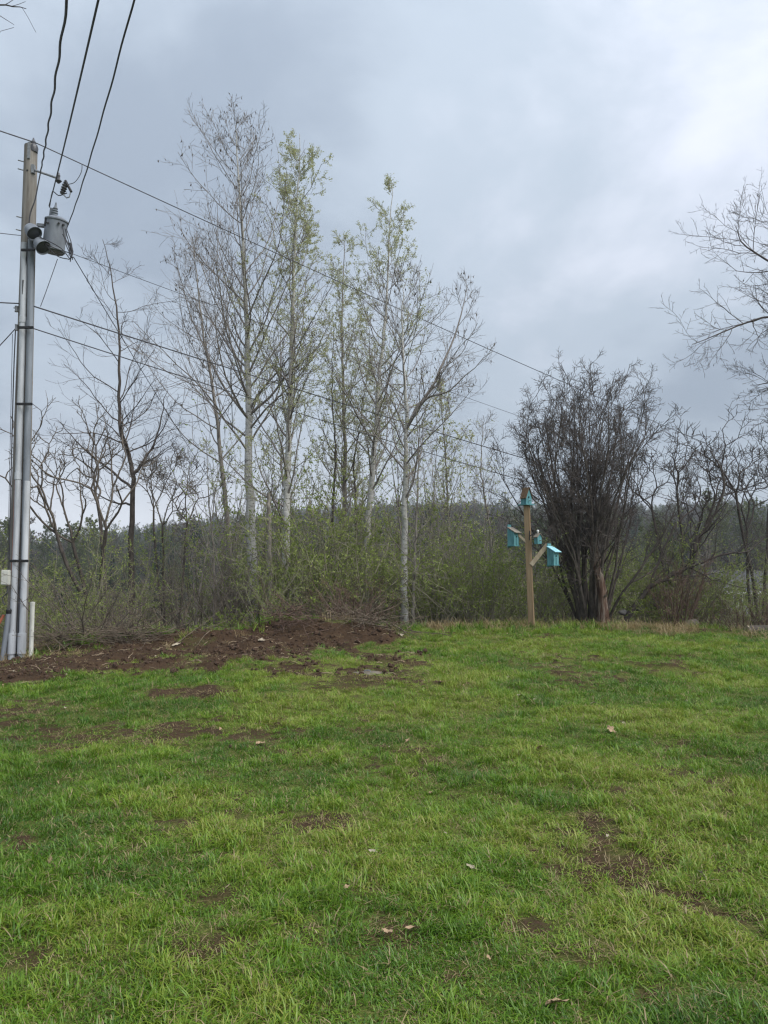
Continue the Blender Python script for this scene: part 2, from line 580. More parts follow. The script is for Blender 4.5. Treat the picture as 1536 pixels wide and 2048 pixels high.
def build_ground():
    xs = graded(-900, -9, 10.5, 900, 0.075, 1.14)
    ys = graded(-60, 1.5, 17, 1500, 0.07, 1.12)
    X, Y = np.meshgrid(xs, ys)
    Z = gz(X.ravel(), Y.ravel()).reshape(X.shape)
    S = soil(X.ravel(), Y.ravel(), Z.ravel())
    # beyond the bank the lawn gives way to leaf litter
    ex = np.interp(X.ravel(), EX, EY)
    L = smooth(-0.1, 0.9, Y.ravel() - ex + (fbm(X.ravel(), Y.ravel(), 1.3, 3, 3.3) - .5) * 1.2)
    V = np.stack([X.ravel(), Y.ravel(), Z.ravel()], 1)
    ny, nx = X.shape
    i = (np.arange(ny - 1) * nx)[:, None]; j = np.arange(nx - 1)[None]
    Q = np.stack([i + j, i + j + 1, i + nx + j + 1, i + nx + j], -1).reshape(-1, 4)
    m, t, out = nt('ground')
    g = N_(t, 'ShaderNodeNewGeometry'); pos = g.outputs['Position']
    f1 = noise_node(t, pos, 3.0, 5, 0.6); f2 = noise_node(t, pos, 28, 5, 0.65); f3 = noise_node(t, pos, 90, 4, 0.7)
    soilc = mixc(t, 0.5, ramp(t, f1, [(0.3, (0.030, 0.019, 0.011)), (0.7, (0.085, 0.053, 0.031))]), ramp(t, f2, [(0.3, (0.014, 0.009, 0.007)), (0.55, (0.055, 0.034, 0.021)), (0.75, (0.13, 0.085, 0.055))]))
    thatch = mixc(t, 0.5, ramp(t, f2, [(0.3, (0.035, 0.055, 0.010)), (0.7, (0.12, 0.14, 0.03))]), ramp(t, f3, [(0.38, (0.018, 0.026, 0.006)), (0.5, (0.08, 0.10, 0.022)), (0.64, (0.26, 0.23, 0.09))]))
    litter = mixc(t, 0.5, ramp(t, f1, [(0.3, (0.045, 0.04, 0.022)), (0.7, (0.10, 0.08, 0.045))]), ramp(t, f2, [(0.3, (0.03, 0.024, 0.016)), (0.7, (0.14, 0.11, 0.07))]))
    a1 = N_(t, 'ShaderNodeAttribute', attribute_name='soil'); a2 = N_(t, 'ShaderNodeAttribute', attribute_name='litter')
    k = ramp(t, math_(t, 'ADD', a1.outputs['Fac'], math_(t, 'MULTIPLY', math_(t, 'SUBTRACT', f2, 0.5), 0.5)), [(0.3, (0, 0, 0)), (0.6, (1, 1, 1))])
    c = mixc(t, a2.outputs['Fac'], thatch, litter)
    c = mixc(t, k, c, soilc)
    h = math_(t, 'ADD', f2, math_(t, 'MULTIPLY', f3, 0.6))
    principled(t, out, c, 0.95, 0, h, 0.8, 0.03, 0.1)
    me = mesh_np('ground', V, [Q], m, True, {'soil': ('POINT', 'FLOAT', S), 'litter': ('POINT', 'FLOAT', L)})
    o = obj('ground', me)
    setp(o, 'rough lawn rising to a low bank with wooded hill beyond', None, None, 'structure')


build_ground()

# ------------------------------------------------------------------ scattering (stuff only)
_gn = {}


def scatter(name, pts, rot, scl, idx, tint, protos, label, cat):
    c = bpy.data.collections.new(name + '_kinds')
    for i, me in enumerate(protos):
        po = bpy.data.objects.new('%s_kind_%02d' % (name, i), me); c.objects.link(po)
    me = bpy.data.meshes.new(name)
    n = len(pts)
    me.vertices.add(n); me.vertices.foreach_set('co', np.asarray(pts, np.float32).ravel())
    for k, typ, key, arr in (('rot', 'FLOAT_VECTOR', 'vector', rot), ('scl', 'FLOAT', 'value', scl), ('idx', 'INT', 'value', idx), ('tint', 'FLOAT', 'value', tint)):
        a = me.attributes.new(k, typ, 'POINT')
        a.data.foreach_set(key, np.asarray(arr, np.int32 if typ == 'INT' else np.float32).ravel())
    o = obj(name, me)
    setp(o, label, cat, None, 'stuff')
    ng = bpy.data.node_groups.new(name, 'GeometryNodeTree')
    ng.interface.new_socket('Geometry', in_out='INPUT', socket_type='NodeSocketGeometry')
    ng.interface.new_socket('Geometry', in_out='OUTPUT', socket_type='NodeSocketGeometry')
    gi = ng.nodes.new('NodeGroupInput'); go = ng.nodes.new('NodeGroupOutput')
    iop = ng.nodes.new('GeometryNodeInstanceOnPoints'); ci = ng.nodes.new('GeometryNodeCollectionInfo')
    ci.inputs['Collection'].default_value = c
    ci.inputs['Separate Children'].default_value = True; ci.inputs['Reset Children'].default_value = True

    def na(nm, typ):
        a = ng.nodes.new('GeometryNodeInputNamedAttribute'); a.data_type = typ; a.inputs[0].default_value = nm
        return [s for s in a.outputs if s.enabled and s.name == 'Attribute'][0]
    ng.links.new(gi.outputs[0], iop.inputs['Points'])
    ng.links.new(ci.outputs[0], iop.inputs['Instance'])
    iop.inputs['Pick Instance'].default_value = True
    ng.links.new(na('idx', 'INT'), iop.inputs['Instance Index'])
    e2r = ng.nodes.new('FunctionNodeEulerToRotation')
    ng.links.new(na('rot', 'FLOAT_VECTOR'), e2r.inputs[0]); ng.links.new(e2r.outputs[0], iop.inputs['Rotation'])
    ng.links.new(na('scl', 'FLOAT'), iop.inputs['Scale'])
    ng.links.new(iop.outputs[0], go.inputs[0])
    md = o.modifiers.new('scatter', 'NODES'); md.node_group = ng
    return o


# ------------------------------------------------------------------ branch growth
def norm(a): return a / np.maximum(np.linalg.norm(a, axis=-1, keepdims=True), 1e-9)


def grow(rng, p0, d, L, nseg, wob=0.12, trop=0.0, trop_end=None):
    N = len(p0)
    pts = np.zeros((N, nseg + 1, 3)); pts[:, 0] = p0
    d = norm(np.array(d, float)); p = np.array(p0, float)
    for s in range(nseg):
        tr = trop if trop_end is None else trop + (trop_end - trop) * s / max(nseg - 1, 1)
        d = d + rng.normal(0, wob, (N, 3)); d[:, 2] += tr; d = norm(d)
        p = p + d * (L / nseg)[:, None]
        pts[:, s + 1] = p
    return pts


def taper(r0, r1, m, power=1.0):
    t = np.linspace(0, 1, m)[None] ** power
    return np.asarray(r0)[:, None] * (1 - t) + np.asarray(r1)[:, None] * t


def spawn(rng, pts, rad, k, t0, t1, ang, asd):
    """k children on each parent; returns start, dir, t, radius there, parent index"""
    N, m, _ = pts.shape
    t = t0 + (t1 - t0) * (np.arange(k)[None] + rng.random((N, k))) / k
    fi = t * (m - 1); i = np.clip(fi.astype(int), 0, m - 2); f = (fi - i)
    pi = np.repeat(np.arange(N)[:, None], k, 1)
    a = pts[pi, i]; b = pts[pi, i + 1]
    p = a + (b - a) * f[..., None]; tg = norm(b - a)
    r = rad[pi, i] * (1 - f) + rad[pi, i + 1] * f
    ref = np.where(np.abs(tg[..., 2:3]) > 0.9, [[[1.0, 0, 0]]], [[[0, 0, 1.0]]])
    u = norm(np.cross(tg, ref)); v = np.cross(tg, u)
    az = rng.random((N, 1)) * 6.28 + np.arange(k)[None] * 2.4 + rng.normal(0, 0.4, (N, k))
    an = rng.normal(ang, asd, (N, k))
    d = np.cos(an)[..., None] * tg + np.sin(an)[..., None] * (np.cos(az)[..., None] * u + np.sin(az)[..., None] * v)
    return p.reshape(-1, 3), d.reshape(-1, 3), t.ravel(), r.ravel(), pi.ravel()


def resample(cp_, n):
    """Catmull-Rom through control points (list of (x,y,z,r))"""
    c = np.array(cp_, float)
    c = np.vstack([2 * c[0] - c[1], c, 2 * c[-1] - c[-2]])
    k = len(c) - 3
    u = np.linspace(0, k - 1e-6, n); i = u.astype(int); f = (u - i)[:, None]
    p0, p1, p2, p3 = c[i], c[i + 1], c[i + 2], c[i + 3]
    return 0.5 * ((2 * p1) + (-p0 + p2) * f + (2 * p0 - 5 * p1 + 4 * p2 - p3) * f ** 2 + (-p0 + 3 * p1 - 3 * p2 + p3) * f ** 3)


def crown_from(rng, acc, pts, rad, L, spec, tips=None):
    """grow successive branch orders; spec: list of dicts. tips collects (points, dirs) for leaves"""
    for q, s in enumerate(spec):
        p, d, t, r, pi = spawn(rng, pts, rad, s['k'], s.get('t0', 0.15), s.get('t1', 1.0), s['ang'], s.get('asd', 0.15))
        keep = rng.random(len(p)) < s.get('keep', 1.0)
        if s.get('thin'): keep &= rng.random(len(p)) < 1 - s['thin'] * np.clip((t - s['t0']) / (s['t1'] - s['t0']), 0, 1) ** 2
        p, d, t, r, pi = p[keep], d[keep], t[keep], r[keep], pi[keep]
        prof = s.get('prof')
        base = L[pi] * s['ratio'] if prof is None else prof(t)
        ln = base * (1 - s.get('dec', 0.45) * (t if prof is None else 0)) * rng.uniform(0.65, 1.2, len(p))
        ln = np.maximum(ln, s.get('min', 0.12))
        r0 = np.minimum(r * s.get('rr', 0.6), s.get('rmax', 1)); r0 = np.maximum(r0, s['rt'])
        if s.get('down') is not None:
            d = d + np.array([0, 0, s['down']])
        np_ = grow(rng, p, d, ln, s['seg'], s.get('wob', 0.12), s.get('trop', 0.05), s.get('trop2'))
        nr = taper(r0, np.full(len(p), s['rt']), s['seg'] + 1, s.get('pow', 0.8))
        acc.tubes(np_, nr, s.get('sides', 4))
        pts, rad, L = np_, nr, ln
        if tips is not None and q >= len(spec) - 2:
            tips.append(np_)
    return pts, rad, L


def tip_points(rng, tips, n, lo=0.3):
    P_, D_ = [], []
    tot = sum(len(a) for a in tips)
    for a in tips:
        k = int(n * len(a) / tot)
        i = rng.integers(0, len(a), k); m = a.shape[1]
        f = (lo + (1 - lo) * rng.random(k)) * (m - 1); j = np.clip(f.astype(int), 0, m - 2); f = (f - j)[:, None]
        P_.append(a[i, j] * (1 - f) + a[i, j + 1] * f); D_.append(a[i, j + 1] - a[i, j])
    return np.concatenate(P_), norm(np.concatenate(D_))


def pole_tree(name, label, cat, Y, path, r0, r1, spec, seed, barkm, twigm, leaves=None, group=None, ylean=0.0, lsz=0.06, leafm=None, lo=0.3, catkins=0, sides=12, extra=None):
    """tree whose stem follows the photo's pixels path at distance Y"""
    rng = np.random.default_rng(seed)
    base = P(path[0][0], path[0][1], Y)
    bz = gz1(base.x, base.y)
    root = empty(name, (base.x, base.y, bz), label, cat, group)
    cps = []
    hs = [P(a[0], a[1], Y).z for a in path]
    h0, h1 = bz, hs[-1]
    if hs[0] > bz + 0.1:
        cps.append([base.x, base.y, bz - 0.15, r0 * 1.15])
    for (a, z) in zip(path, hs):
        k = (z - h0) / max(h1 - h0, 0.1)
        w = P(a[0], a[1], Y + ylean * k)
        cps.append([w.x, w.y, w.z, a[2] if len(a) > 2 else r0 + (r1 - r0) * k ** 0.85])
    c = resample(cps, 40)
    tp = c[None, :, :3] - np.array([base.x, base.y, bz]); tr = np.maximum(c[None, :, 3], 0.004)
    tp = tp + np.concatenate([np.zeros((1, 1, 3)), rng.normal(0, 0.012, (1, 39, 3))], 1)
    A = Acc(); A.tubes(tp, tr, sides); A.build('trunk', barkm, root)
    C = Acc(); tips = []
    Lt = np.array([np.linalg.norm(np.diff(tp[0], axis=0), axis=1).sum()])
    crown_from(rng, C, tp, tr, Lt, spec, tips)
    if extra:
        for (epath, er0, er1, espec) in extra:
            w = [P(a[0], a[1], Y + (a[2] if len(a) > 2 else 0)) for a in epath]
            w = [[v.x - base.x, v.y - base.y, v.z - bz, er0 + (er1 - er0) * i / (len(w) - 1)] for i, v in enumerate(w)]
            e = resample(w, 16); ep = e[None, :, :3] + np.concatenate([np.zeros((1, 1, 3)), rng.normal(0, 0.012, (1, 15, 3))], 1); er = e[None, :, 3]
            C.tubes(ep, er, 7)
            el = np.array([np.linalg.norm(np.diff(ep[0], axis=0), axis=1).sum()])
            crown_from(rng, C, ep, er, el, espec, tips)
    C.build('crown', twigm, root)
    if leaves:
        p, d = tip_points(rng, tips, leaves // 4, lo)
        p = np.repeat(p, 4, 0) + rng.normal(0, .022, (len(p) * 4, 3)); d = np.repeat(d, 4, 0)
        d = d + rng.normal(0, 0.7, d.shape); d[:, 2] -= 0.25
        s = lsz * rng.uniform(0.6, 1.3, len(p))
        V, Q = leafquads(rng, p, d, s, s * 0.8)
        Lf = Acc(); Lf.add(V, Q, np.repeat(rng.random(len(p)), 4)); Lf.build('leaves', leafm, root, sm=False)['kind'] = 'stuff'
    if catkins:
        p, d = tip_points(rng, tips, catkins, 0.6)
        d = rng.normal(0, 0.25, d.shape); d[:, 2] -= 1
        s = rng.uniform(0.05, 0.1, len(p))
        V, Q = leafquads(rng, p, d, s, s * 0.3)
        Lf = Acc(); Lf.add(V, Q, np.repeat(rng.random(len(p)), 4)); Lf.build('catkins', MAT['leaf_bud'], root, sm=False)['kind'] = 'stuff'
    return root


TR = 0.0030   # twig tip radius


def poplar_spec(Lmax, t0, k1=34, ang=0.75, trop=0.09, k2=9, k3=6, tip=TR, topL=0.32, wob=.09, peak=0.0, low=0.25):
    def prof(t):
        u = np.clip((t - t0) / (1 - t0), 0, 1)
        return topL + (Lmax - topL) * (1 - u) ** 0.85 * (1 - low * (u < 0.12))
    return [dict(k=k1, t0=t0, t1=0.985, ang=ang, asd=0.16, prof=prof, ratio=1, seg=9, wob=wob, trop=trop, rt=tip * 1.5, rr=0.42, rmax=0.028, sides=5, thin=.6),
            dict(k=max(k2 - 2, 4), t0=0.12, t1=0.98, ang=0.68, asd=0.22, ratio=0.52, dec=0.5, seg=6, wob=0.13, trop=0.06, rt=tip * 1.15, rr=0.6, sides=3, min=0.2),
            dict(k=max(k3 - 1, 3), t0=0.15, t1=1.0, ang=0.7, asd=0.25, ratio=0.5, dec=0.35, seg=3, wob=0.13, trop=0.07, rt=tip, rr=0.7, sides=3, min=0.16)]


def build_trees():
    T = pole_tree
    T('poplar_tree', 'tallest bare pale-barked poplar with purplish twigs and hanging catkins', 'tree', 18.0,
      [(505, 1215), (503, 1080), (498, 900), (497, 750), (491, 600), (483, 440), (475, 330), (471, 248)], 0.145, 0.008,
      poplar_spec(4.6, 0.36, 52, 0.80, 0.075, 11, 6), 3, MAT['pale_bark'], MAT['twig'], catkins=1100,
      extra=[([(497, 838), (440, 760), (385, 640, .4), (345, 500, .6)], 0.036, 0.005, poplar_spec(1.5, .2, 12, .6, .08, 8, 5)[0:3]),
             ([(500, 830), (560, 770, -.3), (600, 690, -.5), (612, 560, -.6)], 0.034, 0.005, poplar_spec(1.3, .2, 11, .6, .08, 8, 5)[0:3])])
    T('poplar_tree', 'tall poplar with the densest yellow-green new leaves, beside the tallest bare one', 'tree', 17.4,
      [(571, 1245), (573, 1080), (577, 900), (582, 740), (588, 560), (594, 410), (600, 268)], 0.115, 0.006,
      poplar_spec(3.1, 0.30, 50, 0.74, 0.085, 9, 5, low=0.1), 5, MAT['pale_bark'], MAT['twig'], leaves=26000, leafm=MAT['leaf_poplar'], lsz=0.031)
    T('poplar_tree', 'slim greening poplar half hidden between two taller leafy ones', 'tree', 20.5,
      [(690, 1150), (690, 1000), (687, 800), (684, 640), (690, 470)], 0.095, 0.006,
      poplar_spec(2.6, 0.30, 42, 0.72, 0.09, 9, 5), 8, MAT['grey_bark'], MAT['twig'], leaves=16000, leafm=MAT['leaf_poplar'], lsz=0.031)
    T('poplar_tree', 'pale poplar leaning toward the birdhouses with pointed leafy top', 'tree', 18.5,
      [(731, 1200), (735, 1060), (746, 920), (757, 780), (770, 640), (777, 500), (785, 365)], 0.105, 0.006,
      poplar_spec(3.0, 0.36, 44, 0.78, 0.075, 9, 5), 12, MAT['pale_bark'], MAT['twig'], leaves=16000, leafm=MAT['leaf_poplar'], lsz=0.031)
    T('poplar_tree', 'grey bare poplar with wide rising limbs, last of the tall row', 'tree', 17.0,
      [(808, 1225), (808, 1100), (810, 950), (813, 830), (806, 720), (803, 620), (812, 560)], 0.098, 0.008,
      poplar_spec(3.0, 0.38, 32, 0.85, 0.06, 10, 6), 15, MAT['pale_bark'], MAT['twig'], catkins=400,
      extra=[([(815, 850), (870, 760), (915, 650, .3), (935, 570, .5)], 0.042, 0.005, poplar_spec(1.4, .2, 13, .7, .07, 9, 5)),
             ([(813, 860), (850, 800, -.4), (900, 780, -.6), (985, 700, -.8)], 0.034, 0.005, poplar_spec(1.2, .2, 11, .7, .07, 8, 5))])
    T('poplar_tree', 'slender bare tree leaning left behind the tallest poplar', 'tree', 22.0,
      [(462, 1150), (450, 1000), (438, 880), (425, 770), (408, 680), (395, 560), (385, 480)], 0.11, 0.008,
      poplar_spec(3.6, 0.36, 34, 0.9, 0.07, 10, 5), 21, MAT['grey_bark'], MAT['twig'], catkins=200)
    T('ash_tree', 'dark forked tree with crooked spreading limbs beside the utility pole', 'tree', 18.5,
      [(262, 1180), (263, 1080), (266, 960), (256, 905), (241, 850), (238, 740), (236, 650), (224, 560), (205, 480)], 0.10, 0.006,
      poplar_spec(2.9, 0.42, 28, 1.1, 0.05, 9, 5, wob=.14), 30, MAT['dark_bark'], MAT['twig_dark'],
      extra=[([(266, 950), (285, 925), (315, 870, .2), (335, 780, .3)], 0.05, 0.006, poplar_spec(1.1, .2, 10, .8, .06, 8, 5, wob=.14)),
             ([(262, 975), (215, 935), (160, 890, -.3), (115, 840, -.5)], 0.035, 0.005, poplar_spec(1.1, .2, 9, .8, .06, 7, 5, wob=.14)),
             ([(264, 1010), (215, 1000, .3), (160, 960, .5)], 0.03, 0.005, poplar_spec(1.0, .2, 8, .8, .06, 7, 5, wob=.14))])
    T('dead_tree', 'thin straight grey dead stem with snapped top in front of the poplars', 'tree', 16.4,
      [(542, 1245), (540, 1150), (538, 1050), (537, 985)], 0.055, 0.04,
      [dict(k=5, t0=.3, t1=.9, ang=1.0, ratio=0.05, seg=3, rt=.004, rr=.25, sides=4)], 33, MAT['grey_bark'], MAT['twig'])
    T('young_tree', 'dark slim stem rising left of the slim greening poplar', 'tree', 19.5,
      [(662, 1120), (667, 1000), (671, 900), (664, 780), (668, 660)], 0.06, 0.006,
      poplar_spec(1.6, 0.3, 22, 0.75, 0.09, 7, 5), 36, MAT['dark_bark'], MAT['twig'], leaves=900, leafm=MAT['leaf_poplar'], lsz=.055)
    T('young_tree', 'young forked tree with dark stem right of the slim greening poplar', 'tree', 20.0,
      [(713, 1130), (712, 1000), (708, 930), (722, 830), (735, 740)], 0.055, 0.006,
      poplar_spec(1.5, 0.3, 20, 0.75, 0.09, 7, 5), 38, MAT['dark_bark'], MAT['twig'], leaves=900, leafm=MAT['leaf_poplar'], lsz=.055)
    T('young_tree', 'hazy greening young tree just right of the last tall poplar', 'tree', 21.0,
      [(900, 1150), (895, 1000), (890, 900), (880, 760)], 0.06, 0.006,
      poplar_spec(2.0, 0.25, 28, 0.6, 0.1, 8, 5), 41, MAT['grey_bark'], MAT['twig'], leaves=2600, leafm=MAT['leaf_poplar'], lsz=.05)
    T('young_tree', 'slight bare sapling standing clear behind the birdhouse post', 'tree', 20.0,
      [(985, 1180), (978, 1040), (962, 940), (968, 830)], 0.05, 0.006,
      poplar_spec(1.7, 0.25, 24, 0.7, 0.08, 8, 5), 44, MAT['grey_bark'], MAT['twig'], leaves=300, leafm=MAT['leaf_poplar'], lsz=.05)
    T('young_tree', 'straight thin sapling with pale stem close to the grey bare poplar', 'tree', 16.6,
      [(826, 1243), (829, 1150), (832, 1040), (838, 930), (832, 820)], 0.045, 0.005,
      poplar_spec(1.5, 0.35, 20, 0.7, 0.08, 7, 5), 47, MAT['grey_bark'], MAT['twig'], leaves=300, leafm=MAT['leaf_poplar'], lsz=.05)
    T('young_tree', 'thin bare sapling at the foot of the tallest poplar', 'tree', 19.5,
      [(520, 1180), (535, 1050), (545, 960), (548, 880)], 0.045, 0.005,
      poplar_spec(1.4, 0.35, 18, 0.75, 0.08, 7, 5), 49, MAT['dark_bark'], MAT['twig'], leaves=500, leafm=MAT['leaf_poplar'], lsz=.05)
    T('leaning_tree', 'dark leaning tree sprawling low over the brush right of the big bush', 'tree', 16.8,
      [(1252, 1240), (1300, 1175), (1345, 1150), (1385, 1125), (1392, 1085), (1432, 1020), (1448, 960), (1420, 900)], 0.07, 0.012,
      poplar_spec(1.9, 0.25, 26, 1.0, 0.05, 9, 5, wob=.16), 58, MAT['dark_bark'], MAT['twig_dark'],
      extra=[([(1300, 1175), (1345, 1060, .2), (1400, 1000, .3), (1385, 930, .3)], 0.03, 0.006, poplar_spec(1.2, .2, 12, .9, .05, 8, 5, wob=.16)),
             ([(1345, 1150), (1440, 1110, -.2), (1500, 1100, -.3), (1560, 1040, -.3)], 0.03, 0.006, poplar_spec(1.1, .2, 12, .9, .05, 8, 5, wob=.16))])
    # trees whose trunks stand outside the frame
    rt = [dict(k=22, t0=.28, t1=.98, ang=1.0, asd=.2, ratio=.55, dec=.45, seg=10, wob=.11, trop=.02, trop2=-.05, rt=TR * 1.6, rr=.45, rmax=.06, sides=5),
          dict(k=15, t0=.2, t1=.98, ang=.75, asd=.2, ratio=.45, dec=.5, seg=7, wob=.13, trop=.03, rt=TR * 1.2, rr=.55, sides=3, min=.3),
          dict(k=10, t0=.15, t1=1, ang=.75, asd=.25, ratio=.40, dec=.4, seg=4, wob=.15, trop=.04, rt=TR, rr=.7, sides=3, min=.14),
          dict(k=3, t0=.2, t1=1, ang=.7, asd=.25, ratio=.4, dec=.3, seg=2, wob=.15, trop=.04, rt=TR * .9, rr=.7, sides=3, min=.07)]
    T('shade_tree', 'large bare tree at the right edge, its drooping limbs reaching into the sky', 'tree', 17.0,
      [(1790, 1250), (1785, 1050), (1770, 900), (1762, 780), (1755, 680), (1750, 600)], 0.20, 0.012, rt, 52, MAT['dark_bark'], MAT['twig_dark'], catkins=300,
      extra=[([(1768, 760), (1660, 660), (1560, 632, -.3), (1470, 655, -.5), (1385, 690, -.6)], 0.05, 0.005, rt[1:4]),
             ([(1762, 760), (1660, 620), (1570, 545, .3), (1490, 490, .5), (1470, 450, .5)], 0.05, 0.005, rt[1:4]),
             ([(1772, 840), (1660, 770), (1570, 765, .2), (1500, 770, .3)], 0.045, 0.005, rt[1:4]),
             ([(1756, 700), (1650, 560), (1580, 490, -.3), (1530, 440, -.5)], 0.04, 0.005, rt[1:4])])
    T('shade_tree', 'bare tree whose outermost twigs show in the upper left corner', 'tree', 9.5,
      [(-560, 1330), (-550, 900), (-520, 500), (-500, 200), (-480, -200)], 0.16, 0.012,
      [dict(k=9, t0=.45, t1=.98, ang=.8, asd=.15, ratio=.22, dec=.3, seg=7, wob=.1, trop=.05, rt=.006, rr=.45, rmax=.05, sides=5),
       dict(k=6, t0=.2, t1=1, ang=.7, asd=.2, ratio=.4, seg=5, wob=.12, trop=.04, rt=TR, rr=.6, sides=3)], 55, MAT['dark_bark'], MAT['twig_dark'],
      extra=[([(-490, 250), (-300, 90), (-120, 25), (0, 12), (52, 16)], 0.03, 0.004, [dict(k=7, t0=.4, t1=.97, ang=.6, asd=.2, ratio=.10, dec=.3, seg=4, wob=.12, trop=.05, rt=TR, rr=.6, sides=3)]),
             ([(-490, 300), (-300, 130), (-120, 75), (2, 62)], 0.02, 0.004, [dict(k=5, t0=.4, t1=.97, ang=.6, asd=.2, ratio=.10, dec=.3, seg=4, wob=.12, trop=.05, rt=TR, rr=.6, sides=3)])])


build_trees()


def sumac(name, label, Y, px, stems, seed, levels=6, mat='twig_dark', L0=1.0, r0=0.05, flat=0.75):
    """candelabra growth: every shoot forks into two or three up-curving shoots"""
    rng = np.random.default_rng(seed)
    b = P(px, 1230, Y); bz = gz1(b.x, b.y)
    root = empty(name, (b.x, b.y, bz), label, 'tree')
    A, C = Acc(), Acc()
    p0 = np.zeros((len(stems), 3)); d = []
    Ls = []
    for i, (tx, ty) in enumerate(stems):      # first fork of each stem, as a pixel
        w = P(tx, ty, Y + rng.normal(0, .4)) - Vector((b.x, b.y, bz)); d.append([*w]); Ls.append(w.length)
        p0[i] = rng.normal(0, .08, 3) * [1, 1, 0]
    d = np.array(d); L = np.array(Ls)
    pts = grow(rng, p0, d, L, 8, 0.05, 0.0)
    # keep the forks where they were seen
    pts += np.linspace(0, 1, 9)[None, :, None] * (d - pts[:, -1] + p0)[:, None, :]
    r = np.full(len(L), r0); rad = taper(r, r * .72, 9)
    A.tubes(pts, rad, 8); A.build('trunk', MAT['dark_bark'], root)
    L = np.full(len(L), L0); r = r * .72
    for lv in range(levels):
        N = len(pts)
        e = pts[:, -1]; tg = norm(pts[:, -1] - pts[:, -2])
        k = 3 if lv < 1 else 2
        ne = []; nd = []; nl = []; nr = []
        side = norm(np.cross(tg, rng.normal(size=(N, 3))))
        for j in range(k):
            a = (j / (k - 1) - .5) * 2
            dd = tg * 1.0 + side * a * rng.uniform(.5, 1.0, (N, 1)) + rng.normal(0, .12, (N, 3)); dd[:, 1] *= flat
            keep = rng.random(N) < (1.0 if lv < 2 else .88)
            ne.append(e[keep]); nd.append(norm(dd)[keep]); nl.append((L * rng.uniform(.55, 1.05, N))[keep]); nr.append((r * .74)[keep])
        p0 = np.concatenate(ne); dd = np.concatenate(nd); L = np.concatenate(nl); r = np.maximum(np.concatenate(nr), .0052)
        pts = grow(rng, p0, dd, L, 6, .12, .05)
        C.tubes(pts, taper(r, np.maximum(r * .8, .0048), 7), 5 if lv < 2 else 4)
        # short side spurs
        sp_, sd, _, sr, _ = spawn(rng, pts, taper(r, r * .8, 7), 2, .2, .9, .9, .2)
        q = grow(rng, sp_, sd, rng.uniform(.08, .3, len(sp_)), 3, .12, .06)
        C.tubes(q, taper(np.full(len(q), .0055), np.full(len(q), .004), 4), 3)
        L = L * .84
    C.build('crown', MAT[mat], root)
    return root


sumac('sumac_tree', 'low candelabra sumac with curving bare limbs spreading behind the utility pole', 17.0, 215,
      [(150, 1085), (205, 1060), (95, 1065), (185, 1000)], 61, 5, mat='twig_mid', L0=1.15, r0=.05)
sumac('sumac_tree', 'small crooked sumac between the forked tree and the tallest poplar', 18.0, 345,
      [(312, 1020), (335, 1050), (372, 1045)], 66, 6, mat='twig_mid', L0=.66, r0=.03)
sumac('sumac_tree', 'crooked dark sumac leaning above the brush right of the big bush', 17.5, 1370,
      [(1440, 1000), (1315, 1020), (1400, 1065), (1360, 985)], 70, 6, L0=.62, r0=.035, flat=1.0)
sumac('sumac_tree', 'dense dark sumac with twisted limbs at the right edge', 18.0, 1520,
      [(1470, 985), (1545, 960), (1585, 1020), (1500, 1060)], 75, 6, L0=.68, r0=.04, flat=1.0)


def many_stem(name, label, cat, Y, px, n, H, spread, base_r, seed, twigm, spec2, r0=.03, leaves=0, leafm=None, lsz=.04, group=None, link=True, wob=.07, trop=.04, dome=False):
    rng = np.random.default_rng(seed)
    a = rng.random(n) * 6.28; rr = np.sqrt(rng.random(n))
    p0 = np.stack([np.cos(a) * rr * base_r, np.sin(a) * rr * base_r, np.full(n, -.05)], 1)
    sl = spread * rr + rng.normal(0, .08, n)
    d = np.stack([np.cos(a) * np.sin(sl), np.sin(a) * np.sin(sl), np.cos(sl)], 1)
    L = H * rng.uniform(.6, 1.02, n) * (1 - .25 * rr ** 2)
    if dome: L = (H * .64 * np.cos(sl) + np.sqrt(np.maximum((H * .30) ** 2 - (H * .64 * np.sin(sl)) ** 2, 0))) * rng.uniform(.72, .97, n)
    pts = grow(rng, p0, d, L, 12, wob, trop)
    rad = taper(r0 * rng.uniform(.5, 1.0, n), np.full(n, TR * 1.3), 13, .9)
    A = Acc(); A.tubes(pts, rad, 6); tips = []
    C = Acc(); crown_from(rng, C, pts, rad, L, spec2, tips)
    lf = None
    if leaves:
        p, dd = tip_points(rng, tips + [pts], leaves, .2)
        dd = dd + rng.normal(0, .8, dd.shape)
        s = lsz * rng.uniform(.6, 1.3, len(p)); V, Q = leafquads(rng, p, dd, s, s * .6)
        lf = Acc(); lf.add(V, Q, np.repeat(rng.random(len(p)), 4))
    if not link:
        return A, C, lf
    b = P(px, 1230, Y); bz = gz1(b.x, b.y)
    root = empty(name, (b.x, b.y, bz), label, cat, group)
    A.build('stems', twigm[0], root); C.build('twigs', twigm[1], root)['kind'] = 'stuff'
    if lf: lf.build('leaves', leafm, root, sm=False)['kind'] = 'stuff'
    return root


